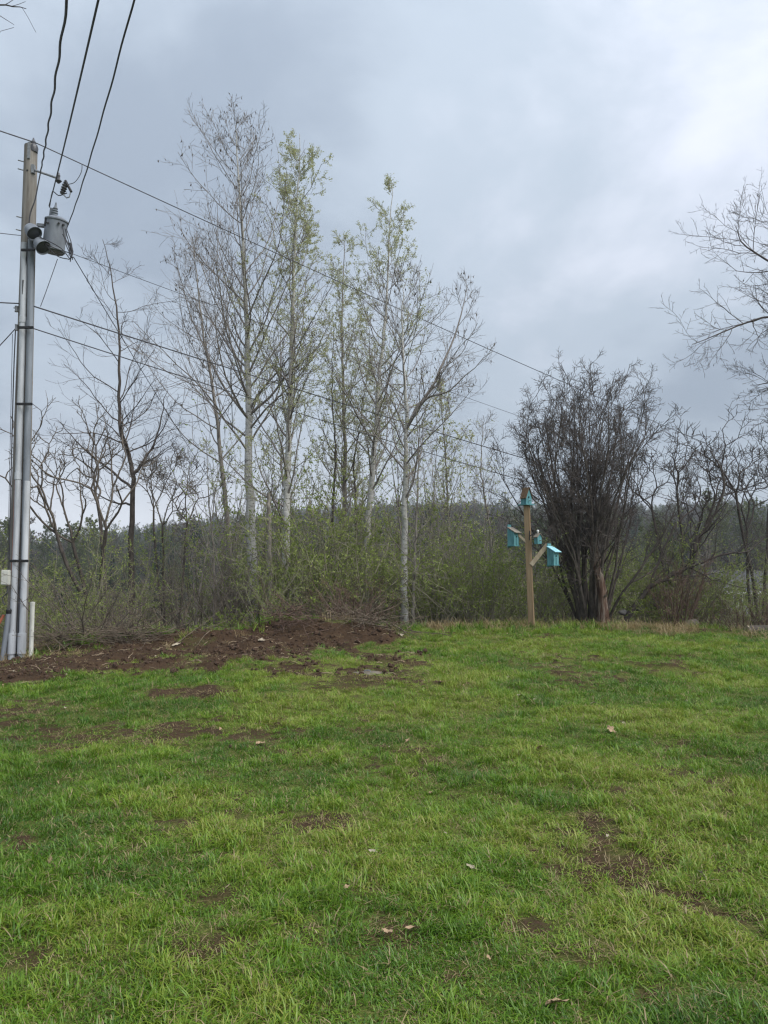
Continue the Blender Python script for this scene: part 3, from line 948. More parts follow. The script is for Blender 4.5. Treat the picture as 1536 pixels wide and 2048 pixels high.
SH = [dict(k=8, t0=.25, t1=.98, ang=.5, asd=.15, ratio=.36, dec=.4, seg=7, wob=.12, trop=.05, rt=TR * 1.4, rr=.6, sides=4),
      dict(k=7, t0=.15, t1=1, ang=.6, asd=.2, ratio=.42, dec=.4, seg=4, wob=.14, trop=.06, rt=TR * 1.1, rr=.7, sides=3, min=.15),
      dict(k=4, t0=.2, t1=1, ang=.65, asd=.2, ratio=.42, dec=.4, seg=2, wob=.15, trop=.06, rt=TR, rr=.8, sides=3, min=.08)]
SB = [dict(k=6, t0=.24, t1=.95, ang=.50, asd=.16, ratio=.36, dec=.4, seg=8, wob=.12, trop=.045, rt=TR * 1.8, rr=.6, sides=5),
      dict(k=6, t0=.2, t1=.98, ang=.62, asd=.2, ratio=.42, dec=.4, seg=6, wob=.14, trop=.03, rt=TR * 1.3, rr=.6, sides=4),
      dict(k=5, t0=.15, t1=1, ang=.7, asd=.25, ratio=.45, dec=.4, seg=3, wob=.16, trop=.03, rt=TR * 1.1, rr=.65, sides=3, min=.14),
      dict(k=3, t0=.2, t1=1, ang=.75, asd=.25, ratio=.48, dec=.4, seg=2, wob=.15, trop=.03, rt=TR, rr=.8, sides=3, min=.09)]
many_stem('big_bush', 'big dark many-stemmed bush with a broad bare crown behind the birdhouses', 'bush', 16.7, 1180, 40, 6.35, .33, .30, 80,
          (MAT['dark_bark'], MAT['twig_dark']), SB, r0=.055, wob=.07, trop=.01, dome=True)
SHs = [dict(k=6, t0=.2, t1=.98, ang=.7, asd=.2, ratio=.4, dec=.4, seg=5, wob=.16, trop=.02, rt=TR * 1.1, rr=.6, sides=3),
       dict(k=4, t0=.2, t1=1, ang=.7, asd=.25, ratio=.42, dec=.4, seg=3, wob=.18, trop=.02, rt=TR, rr=.7, sides=3, min=.1)]
for (px_, Y_, n_, H_, sp_, nl_, sd_, lab_) in ((112, 19.5, 16, 1.9, .45, 2600, 501, 'yellow-green leafy bush on the slope just right of the utility pole'),
                                          (1335, 17.2, 18, 2.0, .7, 3200, 503, 'fresh green shrub between the big bush and the right edge'),
                                          (955, 17.0, 20, 2.7, .55, 4200, 505, 'tall greening shrub left of the birdhouse post'),
                                          (455, 15.6, 14, .8, .9, 1500, 507, 'low green bush at the back of the dug earth'),
                                          (650, 16.4, 18, 2.2, .6, 3000, 509, 'greening shrub behind the red-brown one')):
    many_stem('leafy_shrub', lab_, 'shrub', Y_, px_, n_, H_, sp_, .35, sd_, (MAT['twig_green'], MAT['twig_green']), SHs, r0=.016, leaves=nl_, leafm=MAT['leaf_bush'], lsz=.042, wob=.11, trop=.01, group='leafy shrubs behind the bank')
many_stem('bare_shrub', 'tangled red-brown bare shrub on the edge of the dug earth', 'shrub', 15.1, 700, 46, 1.35, 1.0, .45, 83,
          (MAT['twig_red'], MAT['twig_red']), SHs, r0=.014, wob=.14, trop=-.015)
many_stem('bare_shrub', 'low purplish bare shrub at the right edge of the lawn', 'shrub', 16.3, 1500, 50, 1.1, 1.1, .8, 86,
          (MAT['twig_red'], MAT['twig_red']), SHs, r0=.012, wob=.14, trop=-.01)
many_stem('bare_shrub', 'reddish clump of upright stems left of the low purplish shrub', 'shrub', 16.1, 1355, 26, 1.7, .5, .3, 88,
          (MAT['twig_red'], MAT['twig_red']), SHs, r0=.016, wob=.09, trop=.01)

# ------------------------------------------------------------------ utility pole and what hangs on it
def pvc(name, c, rough=0.55):
    return mk(name, tuple(v * .55 for v in c), tuple(v * 1.08 for v in c), 9, rough, (1, 1, .12), 0.08, lo=.25, hi=.6)


MAT['pole_wood'] = bark('pole_wood', [(0.25, (0.09, 0.078, 0.066)), (0.5, (0.21, 0.192, 0.17)), (0.75, (0.30, 0.285, 0.265))], 14, (1, 1, .09), scars=(2.6, .66, (0.20, 0.10, 0.05), (0.30, 0.29, 0.27)))
MAT['pvc_light'] = pvc('pvc_light', (.46, .48, .51))
MAT['pvc_grey'] = pvc('pvc_grey', (.20, .22, .25))
MAT['pvc_cream'] = pvc('pvc_cream', (.55, .55, .50))
MAT['tank'] = mk('tank', (.14, .155, .18), (.21, .23, .26), 7, .5, (1, 1, .4), .05, metal=.0)
MAT['black_iron'] = mk('black_iron', (.012, .012, .013), (.03, .03, .032), 20, .55)
MAT['galv'] = mk('galv', (.16, .17, .18), (.28, .29, .30), 12, .5, metal=.3)
MAT['porcelain'] = mk('porcelain', (.05, .05, .055), (.09, .09, .10), 12, .3)
MAT['grey_lens'] = mk('grey_lens', (.05, .055, .065), (.08, .085, .095), 4, .25)
MAT['wire'] = mk('wire', (.035, .035, .04), (.07, .07, .078), 9, .6)
MAT['red_cable'] = mk('red_cable', (.30, .09, .05), (.42, .14, .08), 9, .5)


def loc(b, *ps): return [Vector(p) - b for p in ps]


PY = 13.0
PB = P(33, 1308, PY); PB.z = gz1(PB.x, PB.y) - 0.05
PT = P(62, 292, PY)


def pole_at(py):
    """axis point of the pole at a photo row"""
    a = P(33, 1308, PY); k = (1308 - py) / (1308 - 292)
    return P(33 + 29 * k, py, PY)


def build_pole():
    b = PB.copy()
    root = empty('utility_pole', b, 'weathered wooden utility pole with two grey conduits up its face', 'pole')
    n = 30
    ax = [Vector(b) + (PT - b) * (i / (n - 1)) for i in range(n)]
    pts = np.array([[*(p - b)] for p in ax])
    rad = np.linspace(.165, .107, n)
    rng = np.random.default_rng(5)
    V, Q = tubes(pts[None], rad[None], 20)
    m = MB(); vs = [m.bm.verts.new(v) for v in V]
    for q in Q: m.bm.faces.new([vs[i] for i in q])
    m.bm.faces.new(vs[-20:])
    m.build('shaft', MAT['pole_wood'], root, sm=True, angle=50)
    # knot plates / old bolt holes
    for py in (318, 347):
        c = pole_at(py) - b
        MB().box((c.x, c.y - .112, c.z), (.03, .012, .03), bev=.004).build('bolt_plate', MAT['black_iron'], root)
    for py, dx in ((326, -1), (343, -1), (438, -1), (464, -1), (620, -1)):
        c = pole_at(py) - b
        MB().cyl((c.x - .08, c.y - .03, c.z), (c.x - .19, c.y - .06, c.z + .02), .011, n=8).build('climbing_step', MAT['galv'], root)

    def conduit(pix, r, mat, name='conduit', collars=(), dy=.17):
        w = []
        for px, py in pix:
            k = (1308 - py) / 1016
            y = PY - (.165 - .058 * k) - r * .55
            w.append(P(px, py, y) - b)
        w[0].z = min(w[0].z, gz1(b.x, b.y) - b.z - .05)
        o = MB().tube(resample([[*p, r] for p in w], 20)[:, :3], r, 14).build(name, mat, root, sm=True, angle=60)
        for (py, px, h, rr, mm) in collars:
            k = (1308 - py) / 1016; y = PY - (.165 - .058 * k) - r * .55
            c = P(px, py, y) - b
            MB().cyl((c.x, c.y, c.z - h), (c.x, c.y, c.z + h), rr, n=14).build('coupling', mm, o, sm=True)
        return o
    conduit([(23, 1306), (32, 1100), (38, 900), (44, 700), (49, 486)], .052, MAT['pvc_light'], collars=((640, 45.5, .05, .060, MAT['pvc_light']), (952, 36.5, .06, .060, MAT['pvc_light']), (1287, 24, .17, .068, MAT['pvc_light'])))
    conduit([(43, 1306), (50, 1100), (54, 962)], .050, MAT['pvc_light'], collars=((1287, 43.5, .17, .068, MAT['pvc_light']),))
    conduit([(54, 964), (59, 700), (62, 480)], .052, MAT['pvc_grey'], collars=((648, 59.6, .05, .059, MAT['pvc_grey']),))
    # straps across the conduits
    for py, pa, pb in ((1122, 20, 57), (808, 32, 65), (655, 37, 67), (500, 42, 70)):
        a = P(pa, py, PY - .27) - b; c = P(pb, py - 1, PY - .27) - b
        MB().box(((a.x + c.x) / 2, (a.y + c.y) / 2, a.z), (abs(c.x - a.x), .025, .045), bev=.006).build('strap', MAT['black_iron'], root)
    # cables running down between and beside the conduits
    for pix, r, mat in (([(24, 1300), (30, 1100), (38, 800), (46, 560)], .012, 'wire'),
                        ([(17, 1160), (21, 1000), (27, 760), (31, 660)], .010, 'wire'),
                        ([(22, 1170), (26, 1090), (30, 960)], .010, 'red_cable')):
        w = [P(x, y, PY - .15 - .05 * (i % 2)) - b for i, (x, y) in enumerate(pix)]
        MB().tube(resample([[*p, r] for p in w], 14)[:, :3], r, 6).build('cable', MAT[mat], root, sm=True)
    k = P(38, 1210, PY - .2) - b
    w = [P(x, y, PY - .19) - b for x, y in ((34, 1300), (38, 1210), (42, 1120), (45, 1030))]
    MB().tube(resample([[*p, 1] for p in w], 12)[:, :3], .016, 6).build('cable', MAT['wire'], root, sm=True)
    # slack loop crossing the face of the pole from the twisted service wire
    w = [P(x, y, PY - .17) - b for x, y in ((80, 350), (76, 370), (70, 400), (60, 430), (57, 470), (50, 540), (42, 600))]
    MB().tube(resample([[*p, 1] for p in w], 26)[:, :3], .011, 6).build('cable', MAT['wire'], root, sm=True)
    # pole-top insulator
    t = PT - b
    ins = MB(); M = Matrix.Translation((t.x + .05, t.y - .02, t.z - .03))
    ins.lathe([(0, -.10), (.075, -.10), (.085, -.02), (.07, .03), (.045, .05), (.05, .08), (.022, .12), (.012, .16), (0, .17)], 16, M)
    ins.build('insulator', MAT['porcelain'], root, sm=True)
    MB().box((t.x + .02, t.y - .115, t.z - .14), (.05, .02, .3), bev=.005).build('insulator_bracket', MAT['galv'], root)
    # arm carrying the fuse cut-out
    a = pole_at(343) - b
    e = P(117, 357, PY - .35) - b
    MB().cyl((a.x + .08, a.y - .06, a.z), e, .020, n=10).build('arm', MAT['galv'], root, sm=True)
    MB().box((a.x + .085, a.y - .07, a.z), (.05, .08, .16), bev=.008).build('arm_plate', MAT['galv'], root)
    s0 = P(117, 363, PY - .35) - b
    MB().lathe([(0, -.06), (.02, -.06), (.055, -.02), (.03, .0), (.022, .05), (.030, .07), (.012, .12), (0, .13)], 12, Matrix.Translation(s0 + Vector((0.0, 0, .03)))).build('insulator', MAT['porcelain'], root, sm=True)
    # spool insulators at the telephone height
    for px, py in ((33, 618), (33, 655)):
        c = P(px, py, PY - .1) - b
        MB().lathe([(0, -.05), (.03, -.05), (.022, 0), (.03, .05), (0, .05)], 10, Matrix.Translation(c)).build('spool', MAT['galv'], root, sm=True)
    return root


build_pole()


def build_fittings():
    # transformer
    c = P(107, 472, PY - .1); b = Vector((c.x, c.y, c.z - .29))
    tilt = (R(4), R(7), 0)
    root = empty('transformer', b, 'grey cylindrical transformer hung on the utility pole', 'transformer', None, tilt)
    MB().lathe([(0, 0), (.165, 0), (.19, .02), (.19, .045), (.18, .055), (.18, .52), (.195, .53), (.195, .55), (.12, .60), (0, .62)], 28).build('tank', MAT['tank'], root, sm=True)
    MB().lathe([(0, -.004), (.17, -.004), (.17, .003)], 28).build('bottom_plate', MAT['grey_lens'], root)
    MB().lathe([(.045, .58), (.055, .62), (.04, .64), (.055, .66), (.037, .68), (.05, .70), (.03, .72), (.043, .74), (.022, .77), (.012, .84), (0, .85)], 14, Matrix.Translation((-.03, -.04, 0))).build('bushing', MAT['tank'], root, sm=True)
    MB().cyl((-.11, .0, .58), (-.11, .0, .75), .032, n=12).build('arrester', MAT['tank'], root, sm=True)
    for dx, dz in ((.10, .47), (.15, .47), (-.06, .45)):
        y = -math.sqrt(.18 ** 2 - dx ** 2)
        MB().cyl((dx, y + .02, dz), (dx * 1.25, y * 1.25, dz - .02), .022, .016, n=10).build('low_bushing', MAT['porcelain'], root, sm=True)
    MB().box((-.12, -.135, .47), (.05, .02, .16), Matrix.Rotation(0, 4, 'Z'), .006).build('lid_clamp', MAT['black_iron'], root)
    for z in (.12, .44):
        MB().box((-.25, .02, z), (.18, .07, .06), bev=.01).build('mount_bracket', MAT['galv'], root)
    # looping secondary leads on the right of the tank
    rng = np.random.default_rng(3)
    inv = Matrix.LocRotScale(b, __import__('mathutils').Euler(tilt), None).inverted()
    for i in range(9):
        st = P(128 + rng.uniform(-3, 5), 455 + rng.uniform(-6, 22), PY - .3); en = P(142 + rng.uniform(-5, 6), 512 + rng.uniform(-10, 14), PY - .35)
        if i > 5: st = P(78, 455 + 3 * i, PY - .4)
        mid = (st + en) / 2 + Vector((rng.uniform(-.02, .14), rng.uniform(-.1, .05), rng.uniform(-.14, .0)))
        pts = resample([[*(inv @ st), 1], [*(inv @ mid), 1], [*(inv @ en), 1]], 12)[:, :3]
        MB().tube(pts, .0085, 5).build('lead', MAT['wire'], root, sm=True)
    e = P(142, 515, PY - .35); MB().tube([inv @ e, inv @ (e + Vector((.02, 0, .1))), inv @ (e + Vector((-.02, 0, .25)))], .02, 6).build('splice', MAT['wire'], root, sm=True)
    # two hooded lamps
    for (px, py, s, lab) in ((66, 464, 1.0, 'upper grey hooded floodlight on the utility pole'), (84, 492, 1.0, 'lower grey hooded floodlight beside the transformer')):
        c = P(px, py, PY - .33)
        q = Vector((.55, -.30, -.62)).normalized().to_track_quat('Z', 'Y')
        r = empty('floodlight', c, lab, 'floodlight', 'floodlights on the utility pole', q.to_euler())
        MB().lathe([(0, -.17), (.05, -.165), (.09, -.13), (.115, -.06), (.125, .03), (.13, .06), (.122, .06), (.11, .02)], 22).build('hood', MAT['tank'], r, sm=True)
        MB().lathe([(0, .055), (.08, .048), (.112, .03)], 22).build('lens', MAT['grey_lens'], r, sm=True)
        back = q.inverted() @ (pole_at(py) + Vector((.08, -.12, .06)) - c)
        MB().cyl((0, 0, -.13), back, .022, n=8).build('mount_arm', MAT['galv'], r, sm=True)
    # fuse cut-out
    c = P(129, 374, PY - .36)
    r = empty('fuse_cutout', c, 'dark fuse cut-out hanging at the end of the pole arm', 'fuse')
    MB().lathe([(0, -.13), (.03, -.13), (.045, -.1), (.03, -.085), (.05, -.06), (.032, -.045), (.052, -.02), (.034, 0), (.052, .03), (.03, .045), (.045, .07), (.02, .1), (0, .1)], 12, Matrix.Rotation(R(18), 4, 'Y')).build('porcelain_body', MAT['porcelain'], r, sm=True)
    MB().cyl((.02, -.02, .10), (.13, -.03, -.10), .022, n=8).build('fuse_tube', MAT['black_iron'], r, sm=True)
    MB().tube([(.12, -.03, -.09), (.10, -.03, -.19), (.05, -.02, -.20), (-.03, 0, -.12)], .010, 6).build('hinge', MAT['galv'], r, sm=True)
    w = [P(x, y, PY - .36) - c for x, y in ((134, 386), (118, 391), (108, 384), (104, 386), (99, 415))]
    MB().tube(resample([[*p, 1] for p in w], 16)[:, :3], .009, 6).build('lead', MAT['wire'], r, sm=True)
    w = [P(x, y, PY - .36) - c for x, y in ((136, 369), (150, 364), (162, 346), (164, 330), (160, 327))]
    MB().tube(resample([[*p, 1] for p in w], 16)[:, :3], .006, 6).build('jumper', MAT['wire'], r, sm=True)
    # line clamp
    c = P(156, 325, PY + .95 - .36)
    # ground-level boxes and pipes
    c = P(12, 1155, PY - .25); r = empty('meter_box', c, 'small pale grey box fixed beside the foot of the utility pole', 'box')
    MB().box((0, 0, 0), (.135, .09, .25), bev=.01).build('case', MAT['pvc_cream'], r)
    MB().box((0, -.047, 0), (.11, .006, .22), bev=.002).build('cover', MAT['pvc_cream'], r)
    MB().tube([(0.02, 0, -.12), (.03, .0, -.25), (-.05, 0, -.33), (-.03, 0, -.42), (.0, 0, -.45)], .011, 6).build('cable', MAT['wire'], r, sm=True)
    c = P(62, 1308, PY - .3); c.z = gz1(c.x, c.y)
    r = empty('marker_post', c, 'slim off-white plastic pipe standing right of the utility pole', 'pipe')
    MB().cyl((0, 0, -.1), (0.0, 0, .90), .036, n=14).build('pipe', MAT['pvc_cream'], r, sm=True)
    MB().lathe([(.039, .86), (.039, .905), (0, .912)], 14).build('cap', MAT['pvc_cream'], r, sm=True)
    c = P(4, 1300, PY - .25); c.z = gz1(c.x, c.y)
    r = empty('riser_pipe', c, 'grey riser pipe with black cap left of the utility pole', 'pipe')
    MB().cyl((0, 0, -.1), (.09, 0, .78), .040, n=14).build('pipe', MAT['pvc_grey'], r, sm=True)
    MB().lathe([(.042, -.03), (.046, .03), (.02, .06), (0, .06)], 14, Matrix.Translation((.091, 0, .80))).build('cap', MAT['black_iron'], r, sm=True)
    MB().tube([(.02, -.02, .75), (-.08, -.03, .55), (-.12, -.03, .3), (-.1, -.02, 0)], .022, 7).build('cable', MAT['red_cable'], r, sm=True)


build_fittings()


def wire(label, A, B, sag, r=.010, n=40, name='overhead_wire', cat='wire', twist=0.0):
    A, B = Vector(A), Vector(B)
    pts = []
    for i in range(n):
        t = i / (n - 1)
        p = A.lerp(B, t); p.z -= sag * 4 * t * (1 - t)
        if twist:
            p.x += twist * math.sin(i * 0.9) * min(1, 4 * t + .2); p.z += twist * math.cos(i * 0.63) * .6
        pts.append(p - A)
    o = MB().tube(pts, r, 6).build(name, MAT['wire'], None, A, sm=True)
    setp(o, label, cat, 'overhead wires at the utility pole')
    return o


def build_wires():
    top = P(70, 285, PY - .02)
    wire('top power line running from the pole head down past the tree tops', top, P(1800, 1038, 46), .35, 0.0098, 60)
    wire('top power line leaving the pole head toward the left edge', top, P(-420, 100, 10.5), .05, .0115)
    wire('thick twisted service wire, leftmost of the three going up out of frame', P(80, 350, PY - .2), P(160, -180, 4.0), .10, 0.0109, 70, twist=.007)
    wire('service wire rising from the transformer, middle of the three overhead', P(98, 412, PY - .3), P(240, -190, 4.0), .06, 0.0094, 40)
    wire('service wire from the transformer side, rightmost of the three overhead', P(134, 455, PY - .3), P(320, -200, 4.0), .16, 0.0078, 50, twist=.003)
    wire('upper telephone cable sagging from the pole across the poplars', P(66, 612, PY - .1), P(1800, 1103, 48), .5, 0.0125, 60, 'telephone_cable')
    wire('upper telephone cable left of the pole', P(38, 607, PY - .1), P(-400, 560, 10.5), .05, 0.0109, 20, 'telephone_cable')
    wire('lower telephone cable leaving the pole above the sumac', P(67, 657, PY - .1), P(1800, 1125, 48), .75, 0.0101, 60, 'telephone_cable')
    wire('thin neutral line passing behind the transformer toward the tree tops', P(146, 508, PY - .2), P(1800, 1070, 47), .4, 0.0055, 50)
    wire('thin neutral line left of the pole below the floodlights', P(42, 471, PY - .1), P(-420, 400, 10.5), .04, 0.0062, 20)
    wire('steep service drop falling from the transformer to the valley', P(147, 514, PY - .3), P(590, 1195, 62), .6, 0.0070, 60)
    wire('short jumper wire between transformer and telephone cable', P(115, 518, PY - .15), P(81, 613, PY - .25), .01, 0.0062, 8, 'jumper_wire')
    wire('guy wire sloping from the pole to the left edge', P(33, 655, PY - .1), P(-260, 960, 12.0), .03, 0.0094, 20, 'guy_wire')
    wire('thin cable hanging down the left side of the pole', P(25, 668, PY - .1), P(15, 1148, PY - .2), -.0, 0.0047, 10, 'drop_cable')


build_wires()

# ------------------------------------------------------------------ birdhouses
MAT['post_wood'] = bark('post_wood', [(0.25, (0.12, 0.085, 0.05)), (0.5, (0.25, 0.18, 0.11)), (0.75, (0.35, 0.265, 0.17))], 14, (1, 1, .07), bstr=.4)
MAT['pale_wood'] = bark('pale_wood', [(0.25, (0.20, 0.16, 0.11)), (0.5, (0.33, 0.28, 0.20)), (0.75, (0.42, 0.36, 0.27))], 16, (1, 1, .3), bstr=.3)
MAT['roof_wood'] = bark('roof_wood', [(0.25, (0.07, 0.045, 0.028)), (0.5, (0.15, 0.10, 0.062)), (0.75, (0.22, 0.15, 0.10))], 26, (1, 1, .5), bstr=.6)
MAT['grey_roof'] = bark('grey_roof', [(0.25, (0.17, 0.15, 0.12)), (0.75, (0.31, 0.28, 0.24))], 20, (1, 1, 1), bstr=.4)
MAT['turquoise'] = mk('turquoise', (.05, .16, .18), (.14, .335, .36), 17, .7, (1, 1, .22), .35, .004, lo=.3, hi=.66)
MAT['turquoise_sheen'] = mk('turquoise_sheen', (.24, .52, .62), (.40, .68, .76), 24, .45, (1, 1, .4), .2, .004)  # reflected light on the right birdhouse roof, put into the base colour
MAT['white_paint'] = mk('white_paint', (.6, .6, .58), (.78, .78, .76), 9, .5, None, .05)
HB = .0099


def holed(m, outer, hc, hr, y, n=28):
    """a flat panel in the x-z plane at y (thickness 14 mm) with a round hole; outer is a convex polygon"""
    th = .014
    angs = sorted({math.atan2(p[1] - hc[1], p[0] - hc[0]) % (2 * math.pi) for p in outer} | {2 * math.pi * i / n for i in range(n)})
    O, H = [], []
    for a in angs:
        dx, dz = math.cos(a), math.sin(a); best = 1e9
        for (x0, z0), (x1, z1) in zip(outer, outer[1:] + outer[:1]):
            ex, ez = x1 - x0, z1 - z0; den = dx * ez - dz * ex
            if abs(den) < 1e-9: continue
            t = ((x0 - hc[0]) * ez - (z0 - hc[1]) * ex) / den; s = ((x0 - hc[0]) * dz - (z0 - hc[1]) * dx) / den
            if t > 0 and -1e-6 <= s <= 1 + 1e-6: best = min(best, t)
        O.append((hc[0] + dx * best, hc[1] + dz * best)); H.append((hc[0] + dx * hr, hc[1] + dz * hr))
    k = len(angs)
    pts = [(x, y, z) for x, z in O] + [(x, y, z) for x, z in H] + [(x, y + th, z) for x, z in O] + [(x, y + th, z) for x, z in H]
    fs = []
    for i in range(k):
        j = (i + 1) % k
        fs += [(i, j, k + j, k + i), (2 * k + i, 3 * k + i, 3 * k + j, 2 * k + j), (k + i, k + j, 3 * k + j, 3 * k + i), (i, 2 * k + i, 2 * k + j, j)]
    m.poly(pts, fs)


def prism(m, poly, y0, y1, axis='y'):
    n = len(poly)
    f = (lambda a, b, t: (a, t, b)) if axis == 'y' else (lambda a, b, t: (t, a, b))
    pts = [f(a, b, y0) for a, b in poly] + [f(a, b, y1) for a, b in poly]
    m.poly(pts, [tuple(range(n)), tuple(range(2 * n - 1, n - 1, -1))] + [(i, (i + 1) % n, n + (i + 1) % n, n + i) for i in range(n)])


def nest_box(c, yaw, label, roofm, w=.155, d=.165, zf=.25, zb=.34, top=.42):
    r = empty('birdhouse', c, label, 'birdhouse', 'birdhouses on the post', (0, 0, yaw))
    T = MAT['turquoise']
    m = MB(); m.box((0, d / 2 + .010, top / 2 - .02), (w * .72, .018, top + .04), bev=.003); m.build('back_board', T, r)
    for s in (-1, 1):
        m = MB(); x = s * (w / 2 - .007)
        prism(m, [(-d / 2, 0), (d / 2, 0), (d / 2, zb), (-d / 2, zf)], x - .007, x + .007, 'x'); m.build('side_panel', T, r)
    m = MB(); holed(m, [(-w / 2 + .015, 0.0), (w / 2 - .015, 0), (w / 2 - .015, zf - .004), (-w / 2 + .015, zf - .004)], (0, zf * .68), .021, -d / 2 + .002); m.build('front_panel', MAT['turquoise'], r)
    MB().box((0, -.004, -.009), (w + .03, d + .03, .016), bev=.003).build('floor_board', T, r)
    a = math.atan2(zb - zf, d)
    Mx = Matrix.Translation((0, -.025, (zf + zb) / 2 + .013)) @ Matrix.Rotation(a, 4, 'X')
    m = MB(); m.box((0, -.005, 0), (w + .045, d / math.cos(a) + .06, .014), Mx, .003); m.build('roof_board', roofm, r)
    m = MB(); m.box((0, -d / 2 - .004, zf * .3), (.012, .01, zf * .5), bev=.002); m.build('front_batten', T, r)
    return r


def gable_house(c, yaw, label, w, d, zw, zr, roofm, bodym, base=True, hole=.021, over=.035, name='birdhouse'):
    r = empty(name, c, label, 'birdhouse', 'birdhouses on the post', (0, 0, yaw))
    out = [(-w / 2, 0.0), (w / 2, 0.0), (w / 2, zw), (0, zr), (-w / 2, zw)]
    m = MB(); holed(m, out, (0, zw * .95), hole, -d / 2); m.build('front_panel', bodym, r)
    m = MB(); prism(m, out, d / 2 - .014, d / 2); m.build('back_panel', bodym, r)
    for s in (-1, 1):
        MB().box((s * (w / 2 - .008), 0, zw / 2 - .002), (.014, d - .030, zw - .004)).build('side_panel', bodym, r)
        a = math.atan2(zr - zw, w / 2); L = math.hypot(zr - zw, w / 2) + over
        mid = Vector((s * (w / 4 + over * .3 * math.cos(a)), -.008, (zr + zw) / 2 - over * .3 * math.sin(a)))
        M = Matrix.Translation(mid + Vector((s * math.sin(a), 0, math.cos(a))) * .010) @ Matrix.Rotation(s * a, 4, 'Y')
        ro = MB(); ro.box((0, 0, 0), (L, d + .03, .013), M, .003); ro.build('roof_board', roofm, r)
    if base: MB().box((0, 0, -.012), (w + .09, d + .09, .022), bev=.004).build('base_board', bodym, r)
    else: MB().box((0, 0, -.008), (w + .004, d + .004, .014), bev=.002).build('floor_board', bodym, r)
    m = MB(); m.cyl((0, -d / 2, zw * .45), (0, -d / 2 - .05, zw * .45), .006, n=8); m.build('perch', roofm, r)
    return r


def build_birdhouses():
    Y = 15.3
    b = P(1063, 1245, Y); b.z = gz1(b.x, b.y)
    t = P(1053.5, 1011, Y)
    d = t - b
    root = empty('birdhouse_post', b, 'square brown timber post carrying four turquoise birdhouses', 'post')
    q = d.to_track_quat('Z', 'Y').to_matrix().to_4x4()
    M = Matrix.Rotation(0, 4, 'Z')
    m = MB(); m.box((0, 0, d.length / 2 - .1), (.108, .108, d.length + .2), q @ Matrix.Rotation(R(-24), 4, 'Z'), .006); m.build('timber', MAT['post_wood'], root)

    def brace(a, c, w, mat, dep=.045):
        a, c = a - b, c - b; v = c - a
        ax = v.normalized(); side = Vector((0, 1, 0)); up = ax.cross(side).normalized()
        Mx = Matrix.Translation((a + c) / 2) @ Matrix((ax, side, up)).transposed().to_4x4()
        mm = MB(); mm.box((0, 0, 0), (v.length, dep, w), Mx, .004); return mm.build('brace', mat, root)
    brace(P(1056, 1087, Y - .02), P(1030, 1064, Y + .03), .05, MAT['pale_wood'])
    brace(P(1062, 1130, Y - .06), P(1095, 1089, Y - .02), .085, MAT['pale_wood'])
    c = P(1059.5, 1071, Y - .10) - b
    MB().box((c.x, c.y, c.z), (.022, .02, .19), bev=.003).build('bracket_plate', MAT['black_iron'], root)
    a1 = P(1060, 1072, Y - .11) - b; a2 = P(1068, 1066, Y - .13) - b; a3 = P(1074, 1063, Y - .14) - b
    MB().tube([a1, a2, a3], .009, 6).build('bracket_arm', MAT['black_iron'], root, sm=True)
    # birdhouses
    gable_house(P(1052.5, 1008.5, Y), R(34), 'turquoise birdhouse with steep brown roof on top of the post', .15, .15, .14, .32, MAT['roof_wood'], MAT['turquoise'], over=.045)
    nest_box(P(1026.5, 1091, Y + .02), R(44), 'turquoise birdhouse with weathered wood roof left of the post', MAT['grey_roof'])
    nest_box(P(1106, 1129.5, Y - .10), R(40), 'turquoise birdhouse with painted pale sheen on its roof at the end of the long right brace', MAT['turquoise_sheen'])
    g = gable_house(P(1076, 1086.5, Y - .14), R(30), 'smallest birdhouse hanging from a black bracket beside the post', .105, .10, .125, .185, MAT['grey_roof'], MAT['turquoise'], base=False, hole=.004, over=.03)
    MB().lathe([(0, .19), (.012, .192), (.014, .21), (.022, .222), (.026, .24), (.02, .258), (0, .266)], 12, Matrix.Translation((0, 0, 0))).build('finial', MAT['white_paint'], g, sm=True)


build_birdhouses()

# ------------------------------------------------------------------ stump, stones, logs, lid, far buildings
MAT['rot_wood'] = bark('rot_wood', [(0.3, (0.03, 0.018, 0.014)), (0.46, (0.09, 0.052, 0.037)), (0.56, (0.16, 0.125, 0.10)), (0.7, (0.27, 0.24, 0.20))], 16, (1, 1, .16), bstr=1.0)
MAT['stone'] = mk('stone', (.10, .092, .085), (.20, .19, .18), 9, .9, None, .5, .02)
MAT['concrete'] = mk('concrete', (.085, .072, .056), (.17, .145, .115), 14, .9, None, .5, .01)
MAT['shingle'] = mk('shingle', (.035, .036, .038), (.065, .067, .07), 2, .9)
MAT['siding'] = mk('siding', (.18, .18, .18), (.24, .24, .24), 2, .8)
MAT['glass'] = mk('glass', (.03, .035, .04), (.06, .065, .07), 2, .15)


def lump(name, c, s, mat, seed, label, cat, group=None, rough=.35):
    rng = np.random.default_rng(seed)
    m = MB(); bmesh.ops.create_icosphere(m.bm, subdivisions=3, radius=1)
    off = rng.normal(0, 1, 6)
    for v in m.bm.verts:
        k = 1 + rough * (math.sin(v.co.x * 2.3 + off[0]) * math.sin(v.co.y * 2.1 + off[1]) + .5 * math.sin(v.co.z * 4 + off[2] + v.co.x * 3))
        v.co = Vector((v.co.x * s[0] * k, v.co.y * s[1] * k, max(v.co.z, -.6) * s[2] * k))
    o = m.build(name, mat, None, c, (0, 0, rng.random() * 6), sm=True, angle=60)
    return setp(o, label, cat, group)


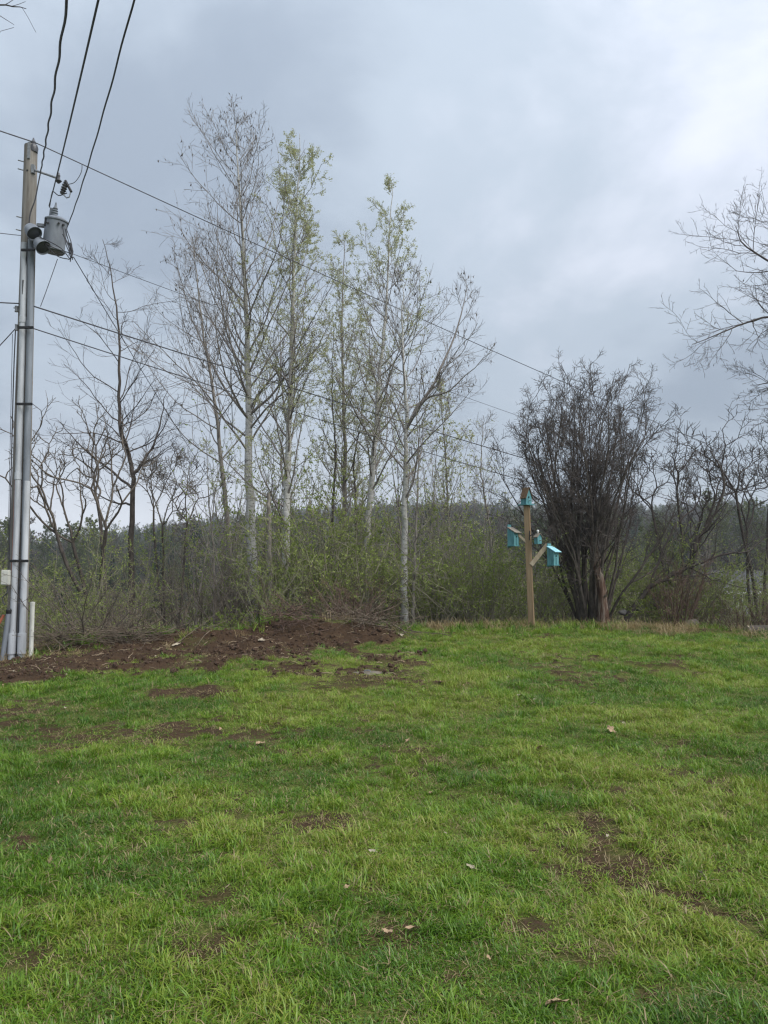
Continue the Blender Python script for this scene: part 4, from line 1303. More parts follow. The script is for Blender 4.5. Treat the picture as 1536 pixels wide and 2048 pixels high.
def build_small():
    rng = np.random.default_rng(91)
    # broken stump beside the big bush
    b = P(1203, 1240, 16.1); b.z = gz1(b.x, b.y)
    r = empty('tree_stump', b, 'tall broken rotting reddish stump at the foot of the big bush', 'stump')
    path = [P(1206, 1246, 16.1), P(1204, 1190, 16.1), P(1196, 1140, 16.1), P(1189, 1100, 16.15), P(1182, 1075, 16.2)]
    cp_ = [[p.x - b.x, p.y - b.y, p.z - b.z, w] for p, w in zip(path, (.13, .08, .085, .095, .04))]
    cp_[0][2] = -.1
    e = resample(cp_, 26); V, Q = tubes(e[None, :, :3], e[None, :, 3], 18)
    n1 = fbm(np.arctan2(V[:, 1] - np.interp(V[:, 2], e[:, 2], e[:, 1]), V[:, 0] - np.interp(V[:, 2], e[:, 2], e[:, 0])) * 2.2 + 9, V[:, 2] * 2.5, 1.0, 3)
    ctr = np.stack([np.interp(V[:, 2], e[:, 2], e[:, 0]), np.interp(V[:, 2], e[:, 2], e[:, 1]), V[:, 2]], 1)
    V = ctr + (V - ctr) * (0.55 + 0.95 * n1)[:, None]
    V[-36:, 2] += rng.normal(0, .07, 36)
    obj('trunk', mesh_np('trunk', V, [Q], MAT['rot_wood'], True), r)
    for i in range(4):
        k = e[6 + 4 * i]; a = rng.uniform(-2.6, -.4)
        p = Vector(k[:3]) + Vector((math.cos(a), math.sin(a), 0)) * .10
        MB().tube([p, p + Vector((math.cos(a) * .05, math.sin(a) * .05, .05)), p + Vector((math.cos(a) * .08, math.sin(a) * .07, .14))], [.03, .022, .008], 6).build('splinter', MAT['rot_wood'], r, sm=True)
    # stones and logs at the right of the lawn
    for i, (px, py, Y, s, lab) in enumerate(((1279, 1216, 17.3, (.16, .12, .10), 'pinkish grey stone half hidden in the brush'),
                                              (1312, 1211, 17.6, (.15, .12, .14), 'pale upright stone in the brush right of the big bush'),
                                              (1246, 1226, 17.0, (.12, .1, .07), 'small low stone close to the broken stump'))):
        c = P(px, py, Y); lump('stone', (c.x, c.y, c.z), s, MAT['stone'], 100 + i, lab, 'stone', 'stones in the brush')
    for (px, py, Y, L, rr, yaw, lab) in ((1384, 1240, 15.9, .35, .10, .9, 'short cut log with pale sawn end at the lawn edge'), (1535, 1256, 15.2, .9, .10, .15, 'dark fallen log at the right edge of the lawn')):
        c = P(px, py, Y); c.z = gz1(c.x, c.y) + rr * .8
        r = empty('log', c, lab, 'log', None, (0, 0, yaw))
        MB().cyl((-L / 2, 0, 0), (L / 2, 0, .02), rr, rr * .9, n=16, caps=False).build('bark', MAT['dark_bark'], r, sm=True)
        for s in (-1, 1):
            MB().cyl((s * (L / 2 - .02), 0, .01), (s * (L / 2 - .004), 0, .01), rr * .93, n=16).build('cut_end', MAT['pale_wood'], r)
    # concrete lid sunk in the grass
    c = G(735, 1347)
    r = empty('septic_lid', (c.x, c.y, c.z - .012), 'flat grey round concrete lid sunk in worn ground', 'lid')
    prof = [(.0, .030), (.10, .031), (.17, .027), (.19, .015), (.19, -.06)]
    m = MB(); m.lathe(prof, 26)
    for v in m.bm.verts: v.co.x *= 1 + .06 * math.sin(3 * v.co.y * 9 + 1); v.co.y *= 1 + .05 * math.sin(v.co.x * 11)
    m.build('slab', MAT['concrete'], r, sm=True)
    MB().tube([(-.04, -.02, .03), (-.03, -.02, .055), (.03, -.02, .055), (.04, -.02, .03)], .008, 6).build('handle', MAT['galv'], r, sm=True)
    # far house on the right
    Y = 60; a = P(1452, 1182, Y); gzv = gz1(a.x + 4, Y + 4)
    r = empty('house', (a.x, Y, gzv), 'low grey house with dark roof glimpsed through brush at the right edge', 'house')
    h = a.z - gzv; Lh, Dh = 12.0, 8.0
    MB().box((Lh / 2, Dh / 2, h / 2 - .3), (Lh, Dh, h + .6)).build('wall', MAT['siding'], r)
    rz = P(1452, 1141, Y + 4).z - gzv
    m = MB(); m.poly([(-.5, -.5, h - .1), (Lh + .5, -.5, h - .1), (Lh + .5, Dh / 2, rz), (-.5, Dh / 2, rz), (-.5, Dh + .5, h - .1), (Lh + .5, Dh + .5, h - .1)], [(0, 1, 2, 3), (3, 2, 5, 4), (0, 3, 4), (1, 5, 2), (0, 4, 5, 1)])
    ro = m.build('roof', MAT['shingle'], r)
    MB().box((Lh / 2, -.52, h - .12), (Lh + 1.0, .06, .16)).build('gutter', MAT['white_paint'], ro)
    for x in (.9, 2.1, 3.3, 6.2, 7.6, 9.5):
        w = MB(); w.box((x, -.03, h - .75), (.75, .05, 1.05)); wo = w.build('window', MAT['white_paint'], r)
        for dx in (-.18, .18):
            p = MB(); p.box((x + dx, -.065, h - .75), (.26, .02, .88)); p.build('pane', MAT['glass'], wo)
    # pale shed seen low through the brush
    Y = 52; a = P(868, 1228, Y); r = empty('shed', (a.x, Y, a.z), 'small pale shed just visible low through the brush', 'shed')
    MB().box((1.1, .9, .25), (2.2, 1.6, 1.1)).build('wall', MAT['siding'], r)
    m = MB(); m.poly([(-.15, -.05, .72), (2.35, -.05, .72), (2.35, .9, 1.15), (-.15, .9, 1.15), (-.15, 1.85, .72), (2.35, 1.85, .72)], [(0, 1, 2, 3), (3, 2, 5, 4), (0, 3, 4), (1, 5, 2), (0, 4, 5, 1)]); m.build('roof', MAT['white_paint'], r)
    MB().box((.6, .085, .2), (.5, .03, .9)).build('door', MAT['white_paint'], r)


build_small()


def brush_pile(label, c, n, rx, ry, h, L, mat, seed, r=.006):
    rng = np.random.default_rng(seed)
    root = empty('brush_pile', c, label, 'brush pile')
    x = rng.normal(0, rx * .5, n); y = rng.normal(0, ry * .5, n)
    z = h * rng.random(n) * np.exp(-(x / rx) ** 2)
    x += 0
    gzz = gz(x + c.x, y + c.y) - c.z
    p0 = np.stack([x, y, z + gzz + .01], 1)
    d = np.stack([rng.normal(0, 1, n), rng.normal(0, .6, n), rng.normal(.12, .32, n)], 1)
    Ls = L * rng.uniform(.4, 1.2, n)
    pts = grow(rng, p0, d, Ls, 6, .13, -.01)
    rad = taper(r * rng.uniform(.6, 1.6, n), np.full(n, .0025), 7)
    A = Acc(); A.tubes(pts, rad, 4)
    crown_from(rng, A, pts, rad, Ls, [dict(k=3, t0=.25, t1=.95, ang=.7, ratio=.35, seg=3, rt=.0022, rr=.6, sides=3)])
    o = A.build('sticks', MAT[mat], root); o['kind'] = 'stuff'
    return root


MAT['dry_stick'] = bark('dry_stick', [(0.3, (0.06, 0.046, 0.035)), (0.7, (0.20, 0.16, 0.12))], 6, (1, 1, 1))
for (px, py, n, rx, ry, h, L, mt, sd, lab) in ((255, 1284, 170, 1.1, .45, .24, .8, 'dry_stick', 1, 'low heap of dry sticks on the bank right of the utility pole'),
                                               (120, 1292, 80, .5, .35, .22, .6, 'dry_stick', 2, 'scrubby litter of twigs near the off-white pipe'),
                                               (575, 1254, 70, .45, .3, .30, .7, 'twig_red', 3, 'dark torn-up roots on the heap of dug earth'),
                                               (740, 1254, 110, .9, .3, .18, .7, 'dry_stick', 4, 'scattered sticks under the red-brown shrub')):
    brush_pile(lab, G(px, py), n, rx, ry, h, L, mt, sd)

# ------------------------------------------------------------------ dead leaves on the ground
MAT['dead_leaf'] = mk('dead_leaf', (.24, .16, .095), (.38, .27, .17), 30, .8, None, .2)
MAT['pale_leaf'] = mk('pale_leaf', (.26, .22, .16), (.38, .33, .25), 30, .8, None, .2)


def dead_leaf_mesh(seed, long=1.0):
    rng = np.random.default_rng(seed)
    n = 18; V = [(0, 0, .012)]
    for i in range(n):
        a = 2 * math.pi * i / n
        rr = .5 * (1 + .28 * math.sin(5 * a + seed) + .1 * rng.normal()) * (1 - .15 * math.cos(a))
        V.append((rr * math.cos(a) * long, rr * math.sin(a), .16 * rr * (math.sin(2 * a + seed) + .5 * rng.normal()) + .12 * abs(math.sin(a))))
    me = bpy.data.meshes.new('dead_leaf')
    Fc = [(0, 1 + i, 1 + (i + 1) % n) for i in range(n)]
    V2 = [(x, y, z - .02) for x, y, z in V]
    N0 = len(V)
    me.from_pydata(V + V2, [], Fc + [(c + N0, b + N0, a + N0) for a, b, c in Fc] + [(1 + i, 1 + i + N0, 1 + (i + 1) % n + N0, 1 + (i + 1) % n) for i in range(n)])
    return me


def build_leaves():
    rng = np.random.default_rng(17)
    ms = []
    for k, (lg, mt) in enumerate(((1.2, 'dead_leaf'), (1.7, 'dead_leaf'), (1.3, 'pale_leaf'), (3.0, 'pale_leaf'))):
        me = dead_leaf_mesh(k + 3, lg); me.materials.append(MAT[mt]); ms.append(me)
    spots = [(345, 1606, 0, .05, 'tan dead leaf alone in the grass of the lower left lawn'),
             (1221, 1465, 0, .06, 'largest tan curled leaf on the open right lawn'),
             (883, 1368, 1, .055, 'dead leaf on the grass just right of the concrete lid'),
             (520, 1493, 0, .055, 'small orange-tan leaf midway down the left lawn'),
             (1080, 1502, 0, .05, 'faint tan leaf low and left of the largest tan leaf'),
             (825, 1870, 1, .04, 'brown dead leaf on the worn patch at bottom centre'),
             (775, 1876, 0, .04, 'paler dead leaf left of the brown one on the worn patch'),
             (1110, 2022, 0, .06, 'brown leaf at the bottom edge among yellow blades'),
             (743, 1713, 3, .022, 'thin white sliver lying in the grass at centre'),
             (1408, 1765, 2, .045, 'bleached torn leaf near the right edge of the lawn'),
             (941, 1745, 3, .02, 'short white sliver right of the longer one'),
             (1186, 1412, 3, .035, 'narrow pale leaf on the lawn below the birdhouse post'),
             (1040, 1396, 2, .06, 'pale leaf pair on the lawn left of the narrow pale leaf'),
             (521, 1284, 2, .08, 'white scrap of leaf on the dug earth below the dead stem'),
             (733, 1250, 2, .09, 'pale leaf under the red-brown shrub'),
             (801, 1272, 2, .09, 'broad pinkish leaf at the end of the dug earth'),
             (351, 1293, 3, .06, 'pale upright chip on the dug earth below the stick heap'),
             (112, 1297, 2, .07, 'white scrap on the bank near the off-white pipe')]
    for (px, py, k, s, lab) in spots:
        p = G(px, py); o = obj('dead_leaf', ms[k], None, (p.x, p.y, p.z + .03), (rng.normal(0, .3), rng.normal(0, .3), rng.random() * 6)); o.scale = (s, s, s)
        setp(o, lab, 'leaf', 'dead leaves on the ground')
    n = 420
    x = rng.uniform(-9, 9, n); y = 2.4 + 12 * rng.random(n) ** .8; z = gz(x, y)
    k = rng.integers(0, 4, n)
    scatter('leaf_litter', np.stack([x, y, z + .022], 1), np.stack([rng.normal(0, .4, n), rng.normal(0, .4, n), rng.random(n) * 6.28], 1), np.where(k == 3, .005, .014) * rng.uniform(.5, 1.5, n) * (1 + .05 * y), k, rng.random(n), ms, 'tiny scraps of dead leaf strewn over the lawn', 'litter')


build_leaves()

# ------------------------------------------------------------------ grass
def grass_mat():
    m, t, out = nt('grass')
    a = N_(t, 'ShaderNodeAttribute', attribute_name='tone')
    b = N_(t, 'ShaderNodeAttribute', attribute_name='tint'); b.attribute_type = 'INSTANCER'
    h = N_(t, 'ShaderNodeAttribute', attribute_name='hgt')
    f = math_(t, 'ADD', math_(t, 'MULTIPLY', a.outputs['Fac'], .5), math_(t, 'MULTIPLY', b.outputs['Fac'], .5))
    c = ramp(t, f, [(.05, (.030, .086, .007)), (.32, (.074, .168, .010)), (.6, (.140, .250, .016)), (.8, (.225, .295, .032)), (1.0, (.34, .30, .10))])
    dry = ramp(t, a.outputs['Fac'], [(.90, (0, 0, 0)), (.92, (1, 1, 1))])
    c = mixc(t, dry, c, (.30, .23, .12))
    d = N_(t, 'ShaderNodeBsdfDiffuse'); tr = N_(t, 'ShaderNodeBsdfTranslucent'); mx = N_(t, 'ShaderNodeMixShader'); gl = N_(t, 'ShaderNodeBsdfGlossy'); m2 = N_(t, 'ShaderNodeMixShader')
    t.links.new(c, d.inputs[0]); t.links.new(c, tr.inputs[0]); mx.inputs[0].default_value = .35
    gl.inputs['Roughness'].default_value = .45; gl.inputs[0].default_value = (.8, .85, .8, 1); m2.inputs[0].default_value = .035
    t.links.new(d.outputs[0], mx.inputs[1]); t.links.new(tr.outputs[0], mx.inputs[2])
    t.links.new(mx.outputs[0], m2.inputs[1]); t.links.new(gl.outputs[0], m2.inputs[2]); t.links.new(m2.outputs[0], out.inputs[0])
    return m


def tuft(name, seed, n, rad, Lr, W, lean, mat, tone=(0, 1), curl=.6, comb=0.0):
    rng = np.random.default_rng(seed)
    a = rng.random(n) * 6.28; rr = rad * np.sqrt(rng.random(n))
    p0 = np.stack([rr * np.cos(a), rr * np.sin(a), np.full(n, -.006)], 1)
    az = rng.random(n) * 6.28
    ca = np.stack([np.cos(az) + comb, np.sin(az), np.zeros(n)], 1); ca = norm(ca)
    L = rng.uniform(*Lr, n); ln = np.abs(rng.normal(lean, .3, n))
    w = W * rng.uniform(.6, 1.25, n)
    side = np.stack([-ca[:, 1], ca[:, 0], np.zeros(n)], 1)
    up = np.array([0, 0, 1.0])
    d0 = ca * np.sin(ln)[:, None] + up * np.cos(ln)[:, None]
    l2 = ln + curl * rng.uniform(.3, 1.4, n); d1 = ca * np.sin(l2)[:, None] + up * np.cos(l2)[:, None]
    l3 = l2 + curl * rng.uniform(.2, 1.2, n); d2 = ca * np.sin(l3)[:, None] + up * np.cos(l3)[:, None]
    q1 = p0 + d0 * (L * .4)[:, None]; q2 = q1 + d1 * (L * .33)[:, None]; q3 = q2 + d2 * (L * .27)[:, None]
    V = np.stack([p0 - side * (w * .4)[:, None], p0 + side * (w * .4)[:, None], q1 - side * (w * .5)[:, None], q1 + side * (w * .5)[:, None],
                  q2 - side * (w * .36)[:, None], q2 + side * (w * .36)[:, None], q3], 1).reshape(-1, 3)
    b = (np.arange(n) * 7)[:, None]
    Q = np.concatenate([b + [0, 1, 3, 2], b + [2, 3, 5, 4]]); T = b + [4, 5, 6]
    tn = np.repeat(tone[0] + (tone[1] - tone[0]) * rng.random(n), 7)
    return mesh_np(name, V, [Q, T], mat, True, {'tone': ('POINT', 'FLOAT', tn)})


def build_grass():
    gm = grass_mat()
    kinds = [tuft('tuft', i, 46, .085, (.03, .075), .0042, .75, gm, comb=.5 * (i % 3)) for i in range(6)]
    kinds += [tuft('tuft', 20 + i, 36, .06, (.06, .125), .0046, .55, gm, curl=.75, comb=.8 * (i % 2)) for i in range(4)]
    kinds += [tuft('tuft', 40 + i, 40, .05, (.05, .10), .0052, .5, gm, tone=(.35, .92), curl=.5) for i in range(2)]
    kinds += [tuft('tuft', 60 + i, 16, .09, (.025, .06), .004, .9, gm, tone=(.3, 1.0)) for i in range(2)]          # thin growth on worn ground
    kinds += [tuft('tuft', 70 + i, 30, .10, (.03, .09), .0035, 1.38, gm, tone=(.93, 1.0), curl=.12) for i in range(2)]           # flat dead thatch
    kinds += [tuft('tuft', 76 + i, 11, .02, (.03, .055), .014, .95, gm, tone=(.05, .5), curl=.4) for i in range(2)]               # broad-leaved weeds
    rng = np.random.default_rng(7)
    X, Y = [], []
    for (y0, y1, dens) in ((1.2, 4.2, 620), (4.2, 6.5, 480), (6.5, 9.5, 330), (9.5, 12.5, 230), (12.5, 17, 180)):
        w0 = .56 * y1 + 1.6
        n = int(dens * (y1 - y0) * 2 * w0)
        X.append(rng.uniform(-w0, w0, n)); Y.append(rng.uniform(y0, y1, n))
    x = np.concatenate(X); y = np.concatenate(Y)
    z = gz(x, y); s = soil(x, y, z)
    ex = np.interp(x, EX, EY)
    past = y - ex
    big = fbm(x, y, 1.7, 3, 61.0); clump = fbm(x, y, 5.0, 3, 71.0)
    dens = np.clip(1 - 1.1 * s, .06, 1) * (1 - smooth(-.1, .9, past)) * (.5 + .7 * smooth(.3, .55, clump))
    dens = dens * (.75 + .25 * smooth(.36, .56, fbm(x, y, .9, 4, 101.0)))
    keep = rng.random(len(x)) < dens
    x, y, z, s, big, clump = [a[keep] for a in (x, y, z, s, big, clump)]
    n = len(x)
    tall = smooth(.45, .68, clump * .5 + big * .5 + rng.normal(0, .06, n))
    idx = np.where(rng.random(n) < tall * .75 + .15 * (y < 5), rng.integers(6, 10, n), rng.integers(0, 6, n))
    idx = np.where((rng.random(n) < .05), rng.integers(10, 12, n), idx)
    idx = np.where(s > .35, rng.integers(12, 14, n), idx)
    idx = np.where(rng.random(n) < .16 + .35 * s, rng.integers(14, 16, n), idx)
    idx = np.where(rng.random(n) < .035, rng.integers(16, 18, n), idx)
    dist = np.hypot(x, y)
    scl = rng.uniform(.5, 1.0, n) * (1 + .035 * np.maximum(dist - 6, 0)) * (.8 + .45 * clump)
    yel = fbm(x, y, .35, 3, 81.0)
    tint = np.clip(.44 + 1.9 * (big - .5) + 2.1 * (yel - .5) + .5 * (clump - .5) + rng.normal(0, .10, n) + .25 * s - .05 - .10 * smooth(1.5, 6.5, x), 0, 1)
    rot = np.stack([rng.normal(0, .12, n), rng.normal(0, .12, n), rng.random(n) * 6.28], 1)
    scatter('grass', np.stack([x, y, z], 1), rot, scl, idx, tint, kinds, 'short uneven spring grass covering the lawn', 'grass')
    print('grass tufts', n)
    # the short dense mat under the taller blades
    mats = [tuft('mat', 120 + i, 120, .11, (.012, .032), .0036, .95, gm, tone=(0, .97), curl=.5) for i in range(3)]
    X, Y = [], []
    for (y0, y1, dn) in ((1.2, 4.5, 210), (4.5, 7.5, 150), (7.5, 10.5, 100)):
        w0 = .56 * y1 + 1.6; m_ = int(dn * (y1 - y0) * 2 * w0); X.append(rng.uniform(-w0, w0, m_)); Y.append(rng.uniform(y0, y1, m_))
    x = np.concatenate(X); y = np.concatenate(Y); z = gz(x, y); s = soil(x, y, z)
    k = rng.random(len(x)) < np.clip(1 - 1.25 * s, .04, 1); x, y, z, s = x[k], y[k], z[k], s[k]; n = len(x)
    tint = np.clip(.40 + 1.9 * (fbm(x, y, 1.7, 3, 61.0) - .5) + 2.1 * (fbm(x, y, .35, 3, 81.0) - .5) + rng.normal(0, .1, n) + .3 * s - .10 * smooth(1.5, 6.5, x), 0, 1)
    scatter('turf_mat', np.stack([x, y, z], 1), np.stack([rng.normal(0, .1, n), rng.normal(0, .1, n), rng.random(n) * 6.28], 1), rng.uniform(.8, 1.3, n), rng.integers(0, 3, n), tint, mats, 'fine short turf under the taller grass blades', 'grass')
    # straw and dry weeds along the bank
    dk = [tuft('straw', 80 + i, 26, .10, (.10, .28), .005, .7, gm, tone=(.955, 1.0), curl=.7) for i in range(3)]
    dk += [tuft('weed', 90 + i, 30, .09, (.08, .20), .007, .5, gm, tone=(.2, .8), curl=.5) for i in range(2)]
    n = 5200
    x = rng.uniform(-11, 12, n); ex = np.interp(x, EX, EY); y = ex + rng.normal(.55, .65, n)
    k = fbm(x, y, 1.5, 3, 91.0) > .40
    x, y = x[k], y[k]; z = gz(x, y); s = soil(x, y, z)
    k = rng.random(len(x)) < (1 - .75 * s); x, y, z = x[k], y[k], z[k]; n = len(x)
    gr = fbm(x, y, .8, 2, 95.0)
    idx = np.where(rng.random(n) < smooth(.4, .6, gr) * .8, rng.integers(3, 5, n), rng.integers(0, 3, n))
    scatter('bank_weeds', np.stack([x, y, z], 1), np.stack([rng.normal(0, .15, n), rng.normal(0, .15, n), rng.random(n) * 6.28], 1), rng.uniform(.6, 1.4, n), idx, rng.random(n), dk, 'straw and green weeds along the top of the bank', 'weeds')
    # clods of dug earth
    cl = []
    sm_ = mk('clod', (.016, .010, .007), (.095, .055, .033), 3, .95, None, .8, .02)
    for i in range(4):
        r2 = np.random.default_rng(200 + i); m = MB(); bmesh.ops.create_icosphere(m.bm, subdivisions=2, radius=1)
        for v in m.bm.verts: v.co *= 1 + r2.normal(0, .16)
        me = bpy.data.meshes.new('clod'); m.bm.to_mesh(me); m.bm.free(); me.materials.append(sm_); cl.append(me)
    st = mk('stick_bit', (.16, .115, .075), (.36, .29, .2), 10, .9)
    for i in range(3):
        r2 = np.random.default_rng(220 + i); q = grow(r2, np.zeros((1, 3)), np.array([[1, 0, .05]]), np.array([9.0]), 5, .18, 0)
        V, Qd = tubes(q, taper(np.array([.32]), np.array([.12]), 6), 4); cl.append(mesh_np('stick', V, [Qd], st))
    n = 110000
    x = rng.uniform(-11, 12, n); y = rng.uniform(2, 16, n); z = gz(x, y); s = soil(x, y, z)
    px_, _q = proj(x, y, z)
    k = rng.random(n) < np.clip(s * .55 - .08, 0, 1) * (.35 + .65 * (y > 9)) * ((px_ < 850) | (y < 9.5)); x, y, z = x[k], y[k], z[k]; n = len(x)
    idx = np.where(rng.random(n) < .86, rng.integers(0, 4, n), rng.integers(4, 7, n))
    scl = np.minimum(.010 * np.exp(rng.normal(0, .75, n)), .042) * np.where(y < 9.5, .32, 1); scl = np.where(idx > 3, .015 * rng.uniform(.5, 1.5, n) * np.where(y < 9.5, .4, 1), scl)
    scatter('soil_clods', np.stack([x, y, z + scl * .2], 1), np.where((idx > 3)[:, None], np.stack([rng.normal(0, .1, n), rng.normal(0, .2, n), rng.random(n) * 6.28], 1), rng.random((n, 3)) * 6), scl, idx, rng.random(n), cl, 'dark clods and bits of stick on the dug earth', 'soil')


build_grass()

# ------------------------------------------------------------------ undergrowth behind the bank, far woods
def joined(parts):
    """parts: list of (Acc, material) -> one mesh with several materials"""
    V, Q, A, mi = [], [], [], []; n = 0; mats = []
    for k, (acc, m) in enumerate(parts):
        v = np.concatenate(acc.V); q = np.concatenate(acc.Q); V.append(v); Q.append(q + n); A.append(np.concatenate(acc.A)); mi.append(np.full(len(q), k)); n += len(v); mats.append(m)
    me = mesh_np('kind', np.concatenate(V), [np.concatenate(Q)], None, True, {'tone': ('POINT', 'FLOAT', np.concatenate(A))})
    for m in mats: me.materials.append(m)
    me.polygons.foreach_set('material_index', np.concatenate(mi).astype(np.int32))
    return me


def build_undergrowth():
    rng = np.random.default_rng(301)
    kinds = []
    for i in range(4):       # leafy shrubs
        A, C, lf = many_stem('', '', '', 0, 0, 13, 2.9, .55, .35, 310 + i, None, SHs, r0=.016, leaves=2500, lsz=.042, link=False, wob=.11, trop=.01)
        kinds.append(joined([(A, MAT['twig_green']), (C, MAT['twig_green']), (lf, MAT['leaf_shrub'])]))
    for i in range(3):       # bare shrubs
        A, C, lf = many_stem('', '', '', 0, 0, 14, 2.4, .6, .35, 330 + i, None, SHs, r0=.016, link=False, wob=.12, trop=.01)
        kinds.append(joined([(A, MAT['twig_mid']), (C, MAT['twig_mid'])]))
    for i in range(3):       # bare saplings
        A, C, lf = many_stem('', '', '', 0, 0, 2, 5.2, .16, .25, 350 + i, None, SH[1:], r0=.032, link=False, wob=.05, trop=.03, leaves=220, lsz=.045)
        kinds.append(joined([(A, MAT['grey_bark']), (C, MAT['twig']), (lf, MAT['leaf_shrub'])]))
    for i in range(2):       # low green plants
        A, C, lf = many_stem('', '', '', 0, 0, 12, .8, .9, .3, 370 + i, None, SHs[1:], r0=.008, link=False, wob=.15, trop=0, leaves=520, lsz=.05)
        kinds.append(joined([(A, MAT['twig_green']), (C, MAT['twig_green']), (lf, MAT['leaf_shrub'])]))
    pts, idx, scl, tint = [], [], [], []

    def band(n, a, b, pick, smin, smax, x0=-16, x1=20):
        x = rng.uniform(x0, x1, n); ex = np.interp(x, EX, EY); past = a + (b - a) * rng.random(n) ** 1.2; y = ex + past
        x = x * y / 17; z = gz(x, y)
        px, _ = proj(x, y, z)
        for i in range(n):
            k = pick(px[i], past[i])
            if k is None: continue
            pts.append((x[i], y[i], z[i])); idx.append(k); scl.append(rng.uniform(smin, smax)); tint.append(rng.random())

    def green(px):
        return np.interp(px, [-300, 60, 300, 420, 560, 650, 1000, 1060, 1130, 1240, 1330, 1536, 1800], [.5, .55, .55, .6, .7, .92, .95, .7, .5, .75, .8, .75, .6])

    def near(px, past):
        u = rng.random()
        if px < 560 and rng.random() < .42: return None
        if px > 560 and rng.random() < .2: return None
        if vnoise(px / 55.0, past * .9 + 3) < .36: return None
        if u < .22: return int(rng.integers(10, 12))
        return int(rng.integers(0, 4)) if rng.random() < green(px) else int(rng.integers(4, 7))

    def mid(px, past):
        u = rng.random()
        if px < 560 and rng.random() < .35: return None
        if px > 1040 and rng.random() < .3: return None
        if px > 1430 and past > 2.5 and rng.random() < .6: return None
        if u < .16: return int(rng.integers(7, 10))
        return int(rng.integers(0, 4)) if rng.random() < green(px) else int(rng.integers(4, 7))
    band(85, .7, 3.0, near, .5, .95)
    band(230, 2.5, 9, mid, .75, 1.2)
    band(260, 8, 30, mid, .7, 1.2)
    band(120, 3, 15, lambda px, past: int(rng.integers(7, 10)) if 420 < px < 960 else None, .9, 1.5, -9, 6)
    band(40, 1.6, 8, lambda px, past: int(rng.integers(0, 4)) if 590 < px < 1040 else None, .9, 1.35, -6, 6)
    n = len(pts)
    scatter('undergrowth', np.array(pts), np.stack([rng.normal(0, .06, n), rng.normal(0, .06, n), rng.random(n) * 6.28], 1), np.array(scl), np.array(idx), np.array(tint), kinds, 'tangled greening undergrowth filling the slope behind the bank', 'undergrowth')
    print('undergrowth', n)


build_undergrowth()


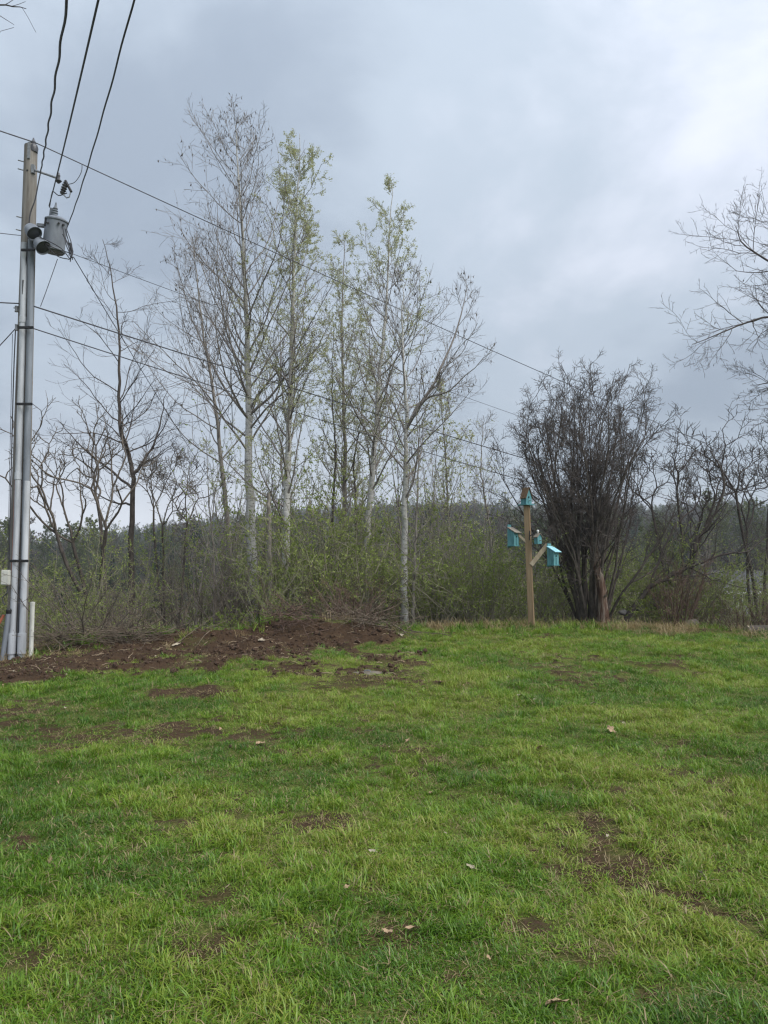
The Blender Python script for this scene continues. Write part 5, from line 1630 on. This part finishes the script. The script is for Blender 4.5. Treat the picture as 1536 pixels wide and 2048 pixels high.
def build_forest():
    rng = np.random.default_rng(401)
    lm = leafmat('leaf_far', [(0, (.055, .075, .03)), (.5, (.095, .12, .045)), (1, (.17, .19, .075))], .3, True)
    cm = leafmat('needles', [(0, (.016, .028, .016)), (.5, (.03, .048, .026)), (1, (.055, .075, .038))], .1, True)
    bm_ = leafmat('far_twigs', [(0, (.055, .048, .042)), (.5, (.095, .082, .07)), (1, (.15, .13, .105))], .0, True)
    tm = mk('far_trunk', (.08, .07, .06), (.14, .125, .11), 3, .9)
    kinds = []
    for i in range(3):       # conifers
        r2 = np.random.default_rng(410 + i); H = 15.0; A = Acc(); c, d, ln = [], [], []
        for z in np.linspace(1.5, H - .3, 34):
            R0 = (3.0 + r2.normal(0, .3)) * (1 - z / H) ** .85 + .15
            for k in range(11):
                a = r2.random() * 6.28; c.append((0, 0, z + r2.normal(0, .2))); d.append((math.cos(a), math.sin(a), -.22 + .3 * z / H)); ln.append(R0 * r2.uniform(.7, 1.15))
        V, Q = leafquads(r2, np.array(c), np.array(d), np.array(ln), np.array(ln) * .42, .15); A.add(V, Q, np.repeat(r2.random(len(c)), 4))
        Tt = Acc(); Tt.tubes(np.array([[[0, 0, -.5], [0, 0, H * .5], [0, 0, H]]]), np.array([[.22, .14, .03]]), 5)
        kinds.append(joined([(A, cm), (Tt, tm)]))
    SF = [dict(k=16, t0=.3, t1=.97, ang=.75, asd=.2, ratio=.42, dec=.55, seg=4, wob=.1, trop=.07, rt=.02, rr=.45, sides=3),
          dict(k=9, t0=.2, t1=1, ang=.7, asd=.25, ratio=.42, dec=.4, seg=3, wob=.15, trop=.05, rt=.014, rr=.6, sides=3),
          dict(k=5, t0=.2, t1=1, ang=.7, asd=.25, ratio=.45, dec=.4, seg=2, wob=.15, trop=.04, rt=.011, rr=.7, sides=3)]
    for i in range(5):       # bare and half-leafed broadleaves
        r2 = np.random.default_rng(430 + i); H = 13.0
        tp = grow(r2, np.array([[0, 0, -.5]]), np.array([[0, 0, 1.0]]), np.array([H]), 8, .04, .05); tr = taper(np.array([.11]), np.array([.02]), 9)
        Tt = Acc(); Tt.tubes(tp, tr, 5); C = Acc(); tips = []
        crown_from(r2, C, tp, tr, np.array([H]), SF, tips)
        parts = [(Tt, tm), (C, bm_)]
        nl = (0, 500, 1500, 2600, 0)[i]
        p, dd = tip_points(r2, tips, max(nl, 2200), .1)
        sz = r2.uniform(.16, .34, len(p)) * (1.0 if nl else 1.1)
        V, Q = leafquads(r2, p, dd + r2.normal(0, .6, dd.shape), sz, sz * (.8 if nl else .55)); lf = Acc(); lf.add(V, Q, np.repeat(r2.random(len(p)), 4))
        parts.append((lf, lm if nl else bm_))
        kinds.append(joined(parts))
    xs, ys = [], []
    for (y0, y1, sp_) in ((48, 110, 6.5), (110, 260, 6.2), (260, 480, 6.5), (480, 600, 5.0)):
        for y in np.arange(y0, y1, sp_):
            w = .62 * y + 25
            x = np.arange(-w, w, sp_); xs.append(x + rng.normal(0, sp_ * .35, len(x))); ys.append(y + rng.normal(0, sp_ * .35, len(x)))
    x = np.concatenate(xs); y = np.concatenate(ys); z = gz(x, y, False); n = len(x)
    px, _ = proj(x, y, z)
    con = fbm(x, y, .012, 3, 7.0)
    pc = np.clip(.22 + 2.2 * (con - .5), .03, .7) + .08 * smooth(430, 560, y) * (con > .45) + .3 * smooth(500, 100, px) * smooth(60, 200, y)
    pc = np.where(y < 110, .02 + .25 * smooth(480, 100, px), pc)
    pc = pc * np.where(px > 560, .25 + .75 * smooth(170, 380, y), 1)
    u = rng.random(n); v = rng.random(n)
    leafy = .30 + .35 * smooth(260, 60, y)
    idx = np.where(u < pc, rng.integers(0, 3, n), np.where(v < leafy, rng.choice([4, 5, 6], n, p=[.5, .35, .15]), rng.choice([3, 7, 4], n)))
    scl = rng.uniform(.5, .95, n) * np.where(y < 110, .5, 1) * np.where(idx < 3, rng.uniform(.55, 1.1, n), rng.uniform(.8, 1.2, n))
    # keep the house plot open
    hs = P(1500, 1182, 60); ok = ~((np.abs(x - hs.x - 3) < 10) & (y < 74) & (y > 44)) & ~((y < 70) & (np.abs(px - 900) < 60))
    x, y, z, idx, scl = x[ok], y[ok], z[ok], idx[ok], scl[ok]; n = len(x)
    scatter('far_woods', np.stack([x, y, z], 1), np.stack([np.zeros(n), np.zeros(n), rng.random(n) * 6.28], 1), scl, idx, rng.random(n), kinds, 'grey-brown and dark green woods covering the far hillside', 'woods')
    print('far trees', n)


build_forest()


# ------------------------------------------------------------------ damp air in the valley
def build_haze():
    m, t, out = nt('haze')
    v = N_(t, 'ShaderNodeVolumePrincipled')
    v.inputs['Color'].default_value = (.82, .88, .95, 1); v.inputs['Density'].default_value = .0006; v.inputs['Anisotropy'].default_value = .2
    t.links.new(v.outputs[0], out.inputs['Volume'])
    mb = MB(); mb.box((0, 640, 14), (2000, 1800, 96)); o = mb.build('haze', m)
    setp(o, 'thin damp haze lying over the valley', 'haze', None, 'stuff')


build_haze()
